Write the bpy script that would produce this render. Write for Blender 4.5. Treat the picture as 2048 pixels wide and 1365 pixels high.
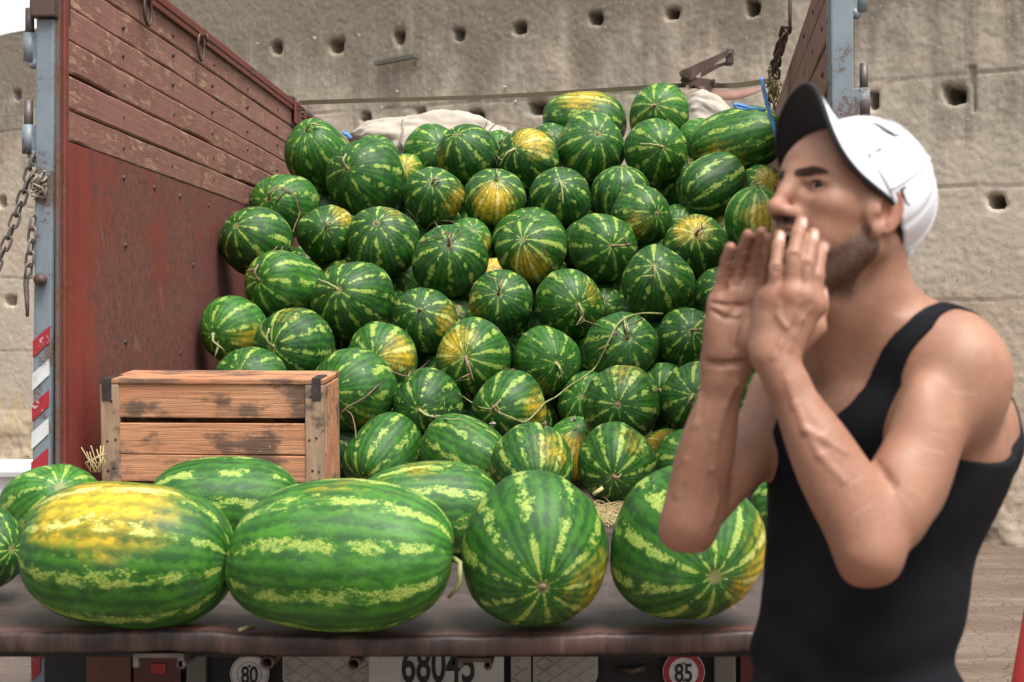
import bpy, bmesh, math, random
import numpy as np
from mathutils import Vector, Matrix, Quaternion

for _o in list(bpy.data.objects):
    bpy.data.objects.remove(_o, do_unlink=True)
SC = bpy.context.scene
COL = SC.collection
random.seed(7)
R = math.radians

# ------------------------------------------------------------------ camera
H = 1.5            # eye height of the camera
F = 3037.0         # focal length in pixels of the 2048 px wide photograph
VX, VY = 1165.0, 655.0
cam_d = bpy.data.cameras.new("camera")
cam = bpy.data.objects.new("camera", cam_d)
COL.objects.link(cam)
cam.location = (0, 0, H)
cam.rotation_euler = (R(90), 0, 0)
cam_d.sensor_width = 36.0
cam_d.lens = 36.0 * F / 2048.0
cam_d.shift_x = (1024 - VX) / 2048.0
cam_d.shift_y = -(682.5 - VY) / 2048.0
cam_d.clip_start = 0.05
cam_d.clip_end = 500
cam_d.dof.use_dof = True
cam_d.dof.focus_distance = 5.3
cam_d.dof.aperture_fstop = 7.0
SC.camera = cam

# ------------------------------------------------------------------ light
SUN_EL, SUN_AZ = R(62), R(146)      # azimuth clockwise from +Y
world = bpy.data.worlds.new("World")
SC.world = world
world.use_nodes = True
wn = world.node_tree
wn.nodes.clear()
sky = wn.nodes.new("ShaderNodeTexSky")
sky.sky_type = 'NISHITA'
sky.sun_disc = False
sky.sun_elevation = SUN_EL
sky.sun_rotation = SUN_AZ
sky.air_density = 1.0
sky.dust_density = 6.0
sky.ozone_density = 0.6
bg = wn.nodes.new("ShaderNodeBackground")
bg.inputs[1].default_value = 0.095
wo = wn.nodes.new("ShaderNodeOutputWorld")
hsv = wn.nodes.new("ShaderNodeHueSaturation")      # thin overcast: a paler sky
hsv.inputs['Saturation'].default_value = 0.22
wn.links.new(sky.outputs[0], hsv.inputs['Color'])
wn.links.new(hsv.outputs[0], bg.inputs[0])
wn.links.new(bg.outputs[0], wo.inputs[0])
sun_d = bpy.data.lights.new("sun", 'SUN')
sun_d.energy = 1.5
sun_d.angle = R(24)
sun_d.color = (1.0, 0.95, 0.88)
sun = bpy.data.objects.new("sun", sun_d)
COL.objects.link(sun)
_sd = Vector((math.sin(SUN_AZ) * math.cos(SUN_EL), math.cos(SUN_AZ) * math.cos(SUN_EL), math.sin(SUN_EL)))
sun.rotation_euler = _sd.to_track_quat('Z', 'Y').to_euler()
sun.location = _sd * 30
vs = SC.view_settings
vs.view_transform = 'Standard'
vs.look = 'None'
vs.gamma = 1.0
vs.use_curve_mapping = False
vs.exposure = 1.16

# ------------------------------------------------------------------ helpers
def P(px, py, Y):
    """point at depth Y seen at photograph pixel (px, py)"""
    return Vector(((px - VX) / F * Y, Y, H - (py - VY) / F * Y))

def link(name, me, mat=None, parent=None, loc=None):
    o = bpy.data.objects.new(name, me)
    COL.objects.link(o)
    if mat is not None and me is not None and len(me.materials) == 0:
        me.materials.append(mat)
    if parent is not None:
        o.parent = parent
    if loc is not None:
        o.location = loc
    return o

def tag(o, label=None, cat=None, group=None, kind=None):
    if label: o['label'] = label
    if cat: o['category'] = cat
    if group: o['group'] = group
    if kind: o['kind'] = kind
    return o

def empty(name, loc=(0, 0, 0)):
    o = bpy.data.objects.new(name, None)
    o.empty_display_size = 0.1
    COL.objects.link(o)
    o.location = loc
    return o

def mesh_np(name, V, Fc, smooth=True):
    """V (n,3), Fc (m,k) uniform polygon array"""
    V = np.asarray(V, dtype=np.float32); Fc = np.asarray(Fc, dtype=np.int32)
    me = bpy.data.meshes.new(name)
    k = Fc.shape[1]
    me.vertices.add(len(V)); me.vertices.foreach_set("co", V.ravel())
    me.loops.add(Fc.size); me.loops.foreach_set("vertex_index", Fc.ravel())
    me.polygons.add(len(Fc))
    me.polygons.foreach_set("loop_start", np.arange(0, Fc.size, k, dtype=np.int32))
    me.polygons.foreach_set("loop_total", np.full(len(Fc), k, dtype=np.int32))
    me.polygons.foreach_set("use_smooth", np.full(len(Fc), smooth, dtype=bool))
    me.update(calc_edges=True)
    return me

class MB:
    """collects shapes into one mesh"""
    def __init__(self):
        self.v = []; self.f = []; self.sm = []
    def add(self, vs_, fs_, smooth=False):
        b = len(self.v)
        self.v += [tuple(p) for p in vs_]
        self.f += [tuple(i + b for i in f) for f in fs_]
        self.sm += [smooth] * len(fs_)
    def box(self, lo, hi, bev=0.0, M=None):
        x0, y0, z0 = lo; x1, y1, z1 = hi
        bm = bmesh.new()
        vs_ = [bm.verts.new(p) for p in ((x0,y0,z0),(x1,y0,z0),(x1,y1,z0),(x0,y1,z0),(x0,y0,z1),(x1,y0,z1),(x1,y1,z1),(x0,y1,z1))]
        for f in ((0,3,2,1),(4,5,6,7),(0,1,5,4),(1,2,6,5),(2,3,7,6),(3,0,4,7)):
            bm.faces.new([vs_[i] for i in f])
        if bev > 0:
            bmesh.ops.bevel(bm, geom=bm.edges[:], offset=bev, segments=2, profile=0.6, affect='EDGES')
        bm.verts.ensure_lookup_table()
        for i, v in enumerate(bm.verts): v.index = i
        pts = [(M @ v.co if M else v.co.copy()) for v in bm.verts]
        self.add(pts, [[v.index for v in f.verts] for f in bm.faces])
        bm.free()
    def tube(self, pts, rad, n=10, caps=True, closed=False):
        pts = [Vector(p) for p in pts]
        m = len(pts)
        if not hasattr(rad, '__len__'): rad = [rad] * m
        up = None; vs_ = []
        for i in range(m):
            if closed:
                t = pts[(i + 1) % m] - pts[(i - 1) % m]
            else:
                t = pts[min(i + 1, m - 1)] - pts[max(i - 1, 0)]
            t.normalize()
            if up is None:
                up = t.orthogonal().normalized()
            else:
                up = (up - t * up.dot(t)).normalized()
            sd = t.cross(up)
            for j in range(n):
                a = 2 * math.pi * j / n
                vs_.append(pts[i] + (up * math.cos(a) + sd * math.sin(a)) * rad[i])
        fs_ = []
        for i in range(m if closed else m - 1):
            i2 = (i + 1) % m
            for j in range(n):
                j2 = (j + 1) % n
                fs_.append((i * n + j, i * n + j2, i2 * n + j2, i2 * n + j))
        if caps and not closed:
            fs_.append(tuple(range(n - 1, -1, -1)))
            fs_.append(tuple((m - 1) * n + j for j in range(n)))
        self.add(vs_, fs_, True)
    def cyl(self, p0, p1, r, n=20, r1=None):
        self.tube([p0, p1], [r, r if r1 is None else r1], n)
        for k in range(len(self.f) - 2, len(self.f)): self.sm[k] = False
    def mesh(self, name, mat=None):
        me = bpy.data.meshes.new(name)
        me.from_pydata([tuple(v) for v in self.v], [], self.f)
        me.polygons.foreach_set("use_smooth", self.sm)
        me.update()
        if mat: me.materials.append(mat)
        return me
    def obj(self, name, mat, parent=None, bevel=0.0):
        o = link(name, self.mesh(name, mat), None, parent)
        return o

def boxobj(name, lo, hi, mat, parent=None, bev=0.004):
    """box whose origin sits at its own centre"""
    c = [(a + b) / 2 for a, b in zip(lo, hi)]
    m = MB(); m.box([a - k for a, k in zip(lo, c)], [b - k for b, k in zip(hi, c)], bev)
    o = m.obj(name, mat, parent); o.location = c
    return o

# value noise in numpy ------------------------------------------------
def vnoise(x, y, seed=0):
    rs = np.random.RandomState(seed); T = rs.rand(256, 256).astype(np.float32)
    xi = np.floor(x).astype(int); yi = np.floor(y).astype(int)
    fx = x - xi; fy = y - yi
    fx = fx * fx * (3 - 2 * fx); fy = fy * fy * (3 - 2 * fy)
    a = T[xi & 255, yi & 255]; b = T[(xi + 1) & 255, yi & 255]
    c = T[xi & 255, (yi + 1) & 255]; d = T[(xi + 1) & 255, (yi + 1) & 255]
    return (a * (1 - fx) + b * fx) * (1 - fy) + (c * (1 - fx) + d * fx) * fy - 0.5
def fbm(x, y, octs=4, seed=0):
    s = 0; a = 1.0
    for k in range(octs):
        s = s + a * vnoise(x * 2 ** k, y * 2 ** k, seed + k); a *= 0.5
    return s

# node helper ----------------------------------------------------------
class NG:
    def __init__(self, name):
        self.m = bpy.data.materials.new(name); self.m.use_nodes = True
        self.t = self.m.node_tree; self.t.nodes.clear()
    def n(self, typ, ins=None, **kw):
        nd = self.t.nodes.new(typ)
        for k, v in kw.items(): setattr(nd, k, v)
        for k, v in (ins or {}).items(): self.set(nd.inputs[k], v)
        return nd
    def set(self, sock, v):
        if isinstance(v, bpy.types.NodeSocket): self.t.links.new(v, sock)
        elif v is not None:
            if hasattr(v, '__len__') and sock.type == 'RGBA' and len(v) == 3: v = (*v, 1)
            sock.default_value = v
    def math(self, op, a, b=None, c=None, clamp=False):
        nd = self.t.nodes.new("ShaderNodeMath"); nd.operation = op; nd.use_clamp = clamp
        self.set(nd.inputs[0], a)
        if b is not None: self.set(nd.inputs[1], b)
        if c is not None: self.set(nd.inputs[2], c)
        return nd.outputs[0]
    def vmath(self, op, a, b=None, scale=None):
        nd = self.t.nodes.new("ShaderNodeVectorMath"); nd.operation = op
        self.set(nd.inputs[0], a)
        if b is not None: self.set(nd.inputs[1], b)
        if scale is not None: self.set(nd.inputs['Scale'], scale)
        return nd.outputs['Value'] if op in ('DOT_PRODUCT', 'LENGTH') else nd.outputs[0]
    def co(self, which='Object'):
        return self.t.nodes.new("ShaderNodeTexCoord").outputs[which]
    def noise(self, vec, scale, detail=3, rough=0.55, dist=0.0, out='Fac'):
        nd = self.n("ShaderNodeTexNoise", {'Vector': vec, 'Scale': scale, 'Detail': detail, 'Roughness': rough, 'Distortion': dist})
        return nd.outputs[0] if out == 'Fac' else nd.outputs[1]
    def ramp(self, fac, stops, interp='LINEAR'):
        nd = self.t.nodes.new("ShaderNodeValToRGB"); self.set(nd.inputs[0], fac)
        cr = nd.color_ramp; cr.interpolation = interp
        while len(cr.elements) < len(stops): cr.elements.new(0.5)
        for e, (p, c) in zip(cr.elements, stops):
            e.position = p
            e.color = (c, c, c, 1) if not hasattr(c, '__len__') else (*c, 1)
        return nd.outputs[0]
    def step(self, v, lo, hi, smooth=True):
        nd = self.n("ShaderNodeMapRange", {'Value': v, 'From Min': lo, 'From Max': hi})
        nd.interpolation_type = 'SMOOTHSTEP' if smooth else 'LINEAR'
        return nd.outputs[0]
    def mix(self, fac, a, b, mode='MIX'):
        nd = self.t.nodes.new("ShaderNodeMix"); nd.data_type = 'RGBA'; nd.blend_type = mode
        self.set(nd.inputs[0], fac); self.set(nd.inputs[6], a); self.set(nd.inputs[7], b)
        return nd.outputs[2]
    def attr(self, name, typ='GEOMETRY', out='Fac'):
        nd = self.n("ShaderNodeAttribute", attribute_type=typ, attribute_name=name)
        return nd.outputs[out]
    def scale(self, vec, s):
        nd = self.n("ShaderNodeMapping", {'Vector': vec, 'Scale': s}); return nd.outputs[0]
    def bump(self, h, strength=0.3, dist=0.01, normal=None):
        return self.n("ShaderNodeBump", {'Height': h, 'Strength': strength, 'Distance': dist, 'Normal': normal}).outputs[0]
    def out(self, color, rough=0.5, normal=None, **kw):
        ins = {'Base Color': color, 'Roughness': rough, 'Normal': normal}
        ins.update(kw)
        b = self.n("ShaderNodeBsdfPrincipled", ins)
        o = self.t.nodes.new("ShaderNodeOutputMaterial"); self.t.links.new(b.outputs[0], o.inputs[0])
        return self.m

def world_pos(g):
    return g.n("ShaderNodeNewGeometry").outputs['Position']
# ------------------------------------------------------------------ materials
def m_paint_wood(name, base, bare, wear=0.5, grain=(60, 2.0, 60)):
    """old painted planks: grain along local Y, scratched down to bare wood"""
    g = NG(name); p = world_pos(g)
    oi = g.n("ShaderNodeObjectInfo").outputs['Random']
    q = g.vmath('ADD', p, g.vmath('SCALE', (13.1, 7.7, 3.3), scale=oi))
    gr = g.noise(g.scale(q, grain), 1.0, 5, 0.65)
    big = g.noise(q, 3.2, 5, 0.6)
    fine = g.noise(g.scale(q, (40, 9, 40)), 1.0, 6, 0.75, 0.6)
    vert = g.noise(g.scale(q, (30, 30, 2.5)), 1.0, 4, 0.7)
    scr = g.math('MULTIPLY', g.step(fine, 0.50, 0.62), g.step(big, 0.34, 0.60))
    c = g.mix(g.step(big, 0.3, 0.7), base, [b * 0.72 for b in base])
    c = g.mix(g.math('MULTIPLY', g.step(vert, 0.5, 0.75), 0.55), c, (0.36, 0.20, 0.17))
    c = g.mix(g.math('MULTIPLY', scr, wear), c, bare)
    c = g.mix(g.math('MULTIPLY', g.step(gr, 0.60, 0.72), 0.55), c, (0.05, 0.025, 0.02))
    c = g.mix(g.math('MULTIPLY', oi, 0.25), c, (0.20, 0.075, 0.06))
    h = g.math('ADD', g.math('MULTIPLY', gr, 0.6), g.math('MULTIPLY', scr, -0.4))
    return g.out(c, 0.62, g.bump(h, 0.5, 0.006))

def m_red_steel():
    g = NG("red_painted_steel"); p = world_pos(g)
    big = g.noise(p, 2.1, 6, 0.62); sp = g.noise(p, 75, 3, 0.8); md = g.noise(p, 11, 5, 0.7)
    run = g.noise(g.scale(p, (14, 14, 1.2)), 1.0, 4, 0.6)
    # the middle of the sheet is rubbed dull by cargo; a band by the post keeps its paint
    y = g.n("ShaderNodeSeparateXYZ", {0: p}).outputs[1]
    worn = g.math('MULTIPLY', g.step(g.math('ADD', y, g.math('MULTIPLY', md, 0.25)), 4.85, 5.15), g.step(big, 0.25, 0.55))
    c = g.mix(g.step(run, 0.35, 0.7), (0.245, 0.044, 0.032), (0.20, 0.038, 0.030))
    c = g.mix(g.math('MULTIPLY', worn, 0.75), c, (0.20, 0.078, 0.064))
    sp2 = g.noise(g.scale(p, (48, 48, 34)), 1.0, 5, 0.8)
    speck = g.math('MULTIPLY', g.step(sp2, 0.46, 0.58), g.step(g.math('MULTIPLY', worn, g.step(md, 0.28, 0.56)), 0.05, 0.6))
    c = g.mix(g.math('MULTIPLY', speck, 0.80), c, (0.080, 0.052, 0.040))
    scf = g.noise(g.scale(p, (70, 26, 26)), 1.0, 6, 0.8, 1.2)
    c = g.mix(g.math('MULTIPLY', g.step(scf, 0.60, 0.67), 0.45), c, (0.40, 0.20, 0.17))
    pale = g.math('MULTIPLY', g.step(g.noise(g.scale(p, (9, 9, 5)), 1.0, 8, 0.75, 1.5), 0.60, 0.70), 0.4)
    c = g.mix(pale, c, (0.34, 0.19, 0.17))
    blot = g.step(g.noise(g.scale(p, (5, 5, 4)), 1.0, 4, 0.65), 0.62, 0.68)
    c = g.mix(g.math('MULTIPLY', blot, 0.55), c, (0.09, 0.05, 0.045))
    h = g.math('ADD', sp, g.math('MULTIPLY', speck, -0.6))
    return g.out(c, g.math('ADD', 0.45, g.math('MULTIPLY', md, 0.4)), g.bump(h, 0.22, 0.003), **{'Specular IOR Level': 0.4})

def m_metal_paint(name, col, rust=0.4, rcol=(0.09, 0.045, 0.03)):
    g = NG(name); p = world_pos(g)
    big = g.noise(p, 7, 6, 0.7); fine = g.noise(p, 60, 4, 0.7)
    k = g.step(g.math('ADD', g.math('MULTIPLY', big, 0.8), g.math('MULTIPLY', fine, 0.35)), 0.78 - rust * 0.35, 0.84 - rust * 0.35)
    c = g.mix(g.step(big, 0.3, 0.7), col, [x * 0.75 for x in col])
    c = g.mix(k, c, g.mix(g.step(fine, 0.3, 0.7), rcol, [x * 1.9 for x in rcol]))
    return g.out(c, g.mix(k, (0.45,) * 3, (0.8,) * 3), g.bump(g.math('ADD', g.math('MULTIPLY', k, -0.5), fine), 0.3, 0.003))

def m_rust(name, a, b, metallic=0.3, rough=0.55, streak=True):
    g = NG(name); p = world_pos(g)
    big = g.noise(p, 5, 6, 0.7); fine = g.noise(p, 90, 3, 0.7)
    st = g.noise(g.scale(p, (22, 22, 2.0) if streak else (20, 20, 20)), 1.0, 5, 0.7)
    c = g.mix(g.step(g.math('ADD', g.math('MULTIPLY', big, 0.5), g.math('MULTIPLY', st, 0.5)), 0.36, 0.66), a, b)
    c = g.mix(g.math('MULTIPLY', g.step(st, 0.60, 0.75), 0.5), c, (0.26, 0.21, 0.20))
    return g.out(c, g.math('ADD', g.math('MULTIPLY', big, 0.35), rough - 0.15), g.bump(fine, 0.3, 0.002), Metallic=metallic)

def m_crate():
    g = NG("rough_crate_wood"); p = world_pos(g)
    oi = g.n("ShaderNodeObjectInfo").outputs['Random']
    q = g.vmath('ADD', p, g.vmath('SCALE', (5.1, 17.7, 9.3), scale=oi))
    gr = g.noise(g.scale(q, (3, 40, 70)), 1.0, 5, 0.7, 0.4)
    big = g.noise(g.scale(q, (3.5, 3.5, 6)), 1.0, 4, 0.6)
    st = g.noise(g.scale(q, (5, 7, 9)), 1.0, 5, 0.65)
    c = g.mix(g.step(big, 0.3, 0.7), (0.56, 0.285, 0.145), (0.47, 0.195, 0.092))
    c = g.mix(g.math('MULTIPLY', g.step(gr, 0.45, 0.68), 0.5), c, (0.19, 0.09, 0.05))
    c = g.mix(g.math('MULTIPLY', g.step(st, 0.47, 0.62), 0.85), c, (0.075, 0.052, 0.040))
    c = g.mix(g.math('MULTIPLY', g.step(g.noise(q, 60, 3, 0.7), 0.62, 0.72), 0.5), c, (0.5, 0.36, 0.24))
    return g.out(c, 0.75, g.bump(g.math('ADD', gr, g.math('MULTIPLY', st, .5)), 0.8, 0.006))

def m_post_wood():
    g = NG("weathered_crate_post"); p = world_pos(g)
    gr = g.noise(g.scale(p, (60, 60, 4)), 1.0, 5, 0.7, 0.4)
    st = g.noise(p, 14, 5, 0.65)
    c = g.mix(g.step(gr, 0.3, 0.7), (0.40, 0.27, 0.17), (0.26, 0.17, 0.11))
    c = g.mix(g.math('MULTIPLY', g.step(st, 0.52, 0.66), 0.8), c, (0.07, 0.058, 0.05))
    return g.out(c, 0.8, g.bump(gr, 0.5, 0.004))

def m_melon():
    g = NG("watermelon_rind")
    obj = g.co('Object')
    oi = g.n("ShaderNodeObjectInfo").outputs['Random']
    A = lambda n: g.attr(n, 'OBJECT')
    stripe, tone, yel = A('rind_stripe'), A('rind_tone'), A('rind_yellow')
    ydir = g.n("ShaderNodeCombineXYZ", {0: A('yellow_x'), 1: A('yellow_y'), 2: A('yellow_z')}).outputs[0]
    nrm = g.vmath('NORMALIZE', obj)
    seed = g.vmath('SCALE', (31.0, 17.0, 23.0), scale=oi)
    q = g.vmath('ADD', nrm, seed)
    sx = g.n("ShaderNodeSeparateXYZ", {0: nrm})
    x, y, z = sx.outputs
    ang = g.math('ARCTAN2', y, x)
    lat = g.math('SUBTRACT', 1.0, g.math('MULTIPLY', z, z))       # 0 at the poles
    sl = g.math('SQRT', g.math('MAXIMUM', lat, 0.0001))
    w1 = g.math('SUBTRACT', g.noise(q, 3.0, 3, 0.6), 0.5)
    w2 = g.math('SUBTRACT', g.noise(q, 11.0, 4, 0.65), 0.5)
    w3 = g.math('SUBTRACT', g.noise(q, 34.0, 3, 0.7), 0.5)
    warp = g.math('ADD', g.math('ADD', g.math('MULTIPLY', w1, 2.6), g.math('MULTIPLY', w2, 3.2)), g.math('MULTIPLY', w3, 1.8))
    warp = g.math('MULTIPLY', warp, g.math('MULTIPLY', sl, sl))
    ph = g.math('ADD', g.math('MULTIPLY', ang, A('rind_count')), warp)
    s = g.math('COSINE', ph)
    s2 = g.math('COSINE', g.math('ADD', g.math('MULTIPLY', ang, g.math('MULTIPLY', A('rind_count'), 3.0)), g.math('MULTIPLY', warp, 2.0)))
    # broken light stripes
    blot = g.noise(g.n("ShaderNodeVectorMath", {0: q, 1: (1, 1, 0.75)}, operation='MULTIPLY').outputs[0], 4.6, 4, 0.68)
    thr = g.math('SUBTRACT', g.math('ADD', 1.08, g.math('MULTIPLY', g.math('SUBTRACT', blot, 0.5), -6.2)), g.math('MULTIPLY', stripe, 0.52))
    thr = g.math('MAXIMUM', thr, 0.48)
    ragged = g.math('ADD', s, g.math('ADD', g.math('MULTIPLY', w3, 1.25), g.math('MULTIPLY', g.math('SUBTRACT', g.noise(q, 66, 3, 0.7), 0.5), 1.1)))
    light = g.step(ragged, thr, g.math('ADD', thr, 0.30))
    halo = g.step(ragged, g.math('SUBTRACT', thr, 0.75), g.math('ADD', thr, 0.15))
    mott = g.noise(q, 48, 3, 0.7)
    # colours
    dk = g.mix(tone, (0.0052, 0.030, 0.0062), (0.021, 0.105, 0.012))
    md = g.mix(tone, (0.021, 0.098, 0.0090), (0.064, 0.235, 0.020))
    base = g.mix(g.step(g.math('ADD', g.math('MULTIPLY', s2, 0.12), g.math('ADD', blot, g.math('MULTIPLY', w2, 0.5))), 0.32, 0.78), dk, md)
    base = g.mix(g.math('MULTIPLY', halo, 0.55), base, md)
    lc = g.mix(g.step(mott, 0.38, 0.60), (0.12, 0.26, 0.024), (0.41, 0.49, 0.115))
    # yellow ground patch: where the melon lay in the field
    yd = g.vmath('DOT_PRODUCT', nrm, ydir)
    yn = g.math('ADD', yd, g.math('ADD', g.math('MULTIPLY', w1, 0.50), g.math('ADD', g.math('MULTIPLY', w2, 0.30), g.math('MULTIPLY', s2, 0.02))))
    ylo = g.math('SUBTRACT', 1.04, g.math('MULTIPLY', yel, 0.60))
    ym = g.math('MULTIPLY', g.step(yn, ylo, g.math('ADD', ylo, 0.42)), g.step(yel, 0.0, 0.2))
    yb = g.mix(g.step(g.math('ADD', g.noise(q, 9, 4, 0.7), g.math('MULTIPLY', s2, 0.08)), 0.35, 0.66), (0.30, 0.25, 0.018), (0.68, 0.44, 0.025))
    yl = (0.74, 0.60, 0.20)
    c = g.mix(light, base, lc)
    yc = g.mix(light, yb, yl)
    c = g.mix(ym, c, yc)
    # grazes and dirt
    gz = g.step(g.noise(g.scale(q, (9, 3, 3)), 1.0, 6, 0.8, 2.0), 0.66, 0.71)
    c = g.mix(g.math('MULTIPLY', gz, 0.55), c, (0.27, 0.20, 0.11))
    dust = g.step(g.noise(q, 2.6, 4, 0.6), 0.42, 0.75)
    c = g.mix(g.math('MULTIPLY', dust, 0.06), c, (0.32, 0.36, 0.33))
    pole = g.step(g.math('ABSOLUTE', z), 0.992, 0.9995)
    c = g.mix(g.math('MULTIPLY', pole, 0.8), c, (0.22, 0.22, 0.08))
    rough = g.math('ADD', 0.44, g.math('ADD', g.math('MULTIPLY', dust, 0.20), g.math('MULTIPLY', mott, 0.08)))
    b = g.bump(g.math('ADD', g.math('MULTIPLY', mott, 0.2), g.math('MULTIPLY', w2, 0.6)), 0.10, 0.03)
    return g.out(c, rough, b, **{'Specular IOR Level': 0.36})

def m_simple(name, col, rough=0.6, var=0.25, sc=30, metallic=0.0, bump=0.2, **kw):
    g = NG(name); p = world_pos(g)
    n1 = g.noise(p, sc, 4, 0.65); n2 = g.noise(p, sc * 0.2, 3, 0.6)
    c = g.mix(g.step(g.math('ADD', g.math('MULTIPLY', n1, 0.6), g.math('MULTIPLY', n2, 0.4)), 0.3, 0.7), [x * (1 - var) for x in col], [min(1, x * (1 + var)) for x in col])
    return g.out(c, rough, g.bump(n1, bump, 0.003), Metallic=metallic, **kw)

def m_wall():
    g = NG("rammed_earth_wall"); p = world_pos(g)
    z = g.n("ShaderNodeSeparateXYZ", {0: p}).outputs[2]
    big = g.noise(p, 0.8, 6, 0.62); med = g.noise(p, 4.0, 7, 0.72); fine = g.noise(p, 30, 6, 0.78); grit = g.noise(p, 95, 3, 0.75)
    hue = g.noise(g.vmath('ADD', p, (31, 7, 3)), 0.6, 4, 0.6)
    c = g.mix(g.step(big, 0.32, 0.68), (0.56, 0.485, 0.39), (0.48, 0.42, 0.34))
    c = g.mix(g.math('MULTIPLY', g.step(hue, 0.48, 0.68), 0.55), c, (0.56, 0.435, 0.335))
    c = g.mix(g.math('MULTIPLY', g.step(med, 0.46, 0.66), 0.50), c, (0.60, 0.505, 0.395))
    hi = g.step(z, 1.9, 4.7, False)
    # soot and lichen washed down from the top in streaks
    st = g.noise(g.scale(p, (1.9, 1.9, 0.16)), 1.0, 7, 0.68, 0.6)
    pat = g.noise(p, 1.5, 6, 0.66)
    stain = g.step(g.math('ADD', g.math('MULTIPLY', st, 0.55), g.math('ADD', g.math('MULTIPLY', hi, 0.40), g.math('ADD', g.math('MULTIPLY', pat, 0.35), g.math('MULTIPLY', med, 0.18)))), 0.63, 0.86)
    c = g.mix(g.math('MULTIPLY', stain, 0.82), c, (0.165, 0.145, 0.11))
    ochre = g.math('MULTIPLY', g.step(g.noise(p, 0.7, 5, 0.6), 0.46, 0.62), g.step(z, 2.0, 1.2))
    c = g.mix(g.math('MULTIPLY', ochre, 0.55), c, (0.56, 0.35, 0.115))
    low = g.math('MULTIPLY', g.step(g.math('ADD', z, g.math('MULTIPLY', med, 0.9)), 1.15, 0.5), 0.55)
    c = g.mix(low, c, (0.27, 0.205, 0.15))
    pits = g.step(fine, 0.58, 0.66)
    c = g.mix(g.math('MULTIPLY', pits, 0.60), c, (0.17, 0.125, 0.085))
    c = g.mix(g.math('MULTIPLY', g.step(fine, 0.42, 0.33), 0.35), c, (0.66, 0.56, 0.44))
    gk = g.math('MULTIPLY', g.step(grit, 0.54, 0.64), g.step(pat, 0.35, 0.6))
    c = g.mix(g.math('MULTIPLY', gk, 0.55), c, (0.15, 0.12, 0.09))
    peb = g.math('MULTIPLY', g.step(g.noise(p, 55, 2, 0.5), 0.66, 0.71), g.step(med, 0.35, 0.6))
    c = g.mix(g.math('MULTIPLY', peb, 0.6), c, (0.72, 0.64, 0.52))
    hb = g.math('ADD', g.math('MULTIPLY', fine, 0.5), g.math('ADD', g.math('MULTIPLY', grit, 0.4), g.math('MULTIPLY', pits, -0.8)))
    return g.out(c, 0.92, g.bump(hb, 0.45, 0.010), **{'Specular IOR Level': 0.12})

def m_ground():
    g = NG("dirty_pavement"); p = world_pos(g)
    big = g.noise(g.scale(p, (0.5, 1.6, 1)), 1.0, 5, 0.6); med = g.noise(g.scale(p, (3, 9, 1)), 1.0, 6, 0.7)
    fine = g.noise(p, 45, 4, 0.75)
    vor = g.n("ShaderNodeTexVoronoi", {'Vector': g.vmath('ADD', p, g.vmath('SCALE', g.noise(p, 6, 3, 0.6, out='Color'), scale=0.12)), 'Scale': 7.0}, feature='DISTANCE_TO_EDGE').outputs[0]
    c = g.mix(g.step(big, 0.32, 0.68), (0.13, 0.085, 0.060), (0.20, 0.155, 0.122))
    c = g.mix(g.math('MULTIPLY', g.step(med, 0.45, 0.7), 0.6), c, (0.27, 0.215, 0.17))
    c = g.mix(g.math('MULTIPLY', g.step(fine, 0.52, 0.7), 0.5), c, (0.10, 0.075, 0.06))
    ck = g.step(vor, 0.035, 0.0)
    c = g.mix(g.math('MULTIPLY', ck, 0.30), c, (0.06, 0.045, 0.038))
    return g.out(c, 0.7, g.bump(g.math('ADD', g.math('ADD', fine, med), g.math('MULTIPLY', ck, -0.8)), 0.6, 0.02))

def m_deck():
    g = NG("worn_tailgate_top"); p = world_pos(g)
    big = g.noise(p, 3.5, 6, 0.7); fine = g.noise(p, 110, 4, 0.75); st = g.noise(g.scale(p, (3, 45, 10)), 1.0, 6, 0.75, 0.3)
    sc = g.noise(g.scale(p, (60, 6, 10)), 1.0, 5, 0.75, 0.8)
    c = g.mix(g.step(big, 0.3, 0.7), (0.040, 0.027, 0.026), (0.105, 0.076, 0.070))
    c = g.mix(g.math('MULTIPLY', g.step(st, 0.52, 0.70), 0.5), c, (0.16, 0.125, 0.115))
    c = g.mix(g.math('MULTIPLY', g.step(sc, 0.58, 0.68), 0.45), c, (0.20, 0.17, 0.16))
    c = g.mix(g.math('MULTIPLY', g.step(fine, 0.55, 0.68), 0.5), c, (0.022, 0.015, 0.013))
    y = g.n("ShaderNodeSeparateXYZ", {0: p}).outputs[1]
    c = g.mix(g.math('MULTIPLY', g.step(g.math('ADD', y, g.math('MULTIPLY', big, .2)), 3.24, 3.14), .55), c, (0.17, 0.045, 0.035))
    return g.out(c, g.math('ADD', 0.38, g.math('MULTIPLY', big, 0.4)), g.bump(g.math('ADD', fine, g.math('MULTIPLY', st, .8)), 0.4, 0.004), Metallic=0.1)

M = {}
M['plank'] = m_paint_wood("red_painted_plank", (0.30, 0.132, 0.108), (0.50, 0.33, 0.21), 0.9)
M['plank_r'] = m_paint_wood("brown_red_plank", (0.28, 0.125, 0.095), (0.42, 0.25, 0.16), 0.6)
M['red_steel'] = m_red_steel()
M['post'] = m_metal_paint("blue_grey_paint", (0.190, 0.232, 0.265), 0.5, (0.075, 0.055, 0.048))
M['red_paint'] = m_metal_paint("red_rail_paint", (0.20, 0.045, 0.035), 0.35)
M['rusty_edge'] = m_metal_paint("rusty_angle_iron", (0.13, 0.10, 0.09), 0.7)
M['rust'] = m_rust("rusty_iron", (0.055, 0.034, 0.028), (0.12, 0.072, 0.055), 0.2)
M['tail'] = m_rust("worn_tailgate_steel", (0.020, 0.014, 0.014), (0.115, 0.062, 0.050), 0.2, 0.50)
M['tail_top'] = m_deck()
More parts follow.
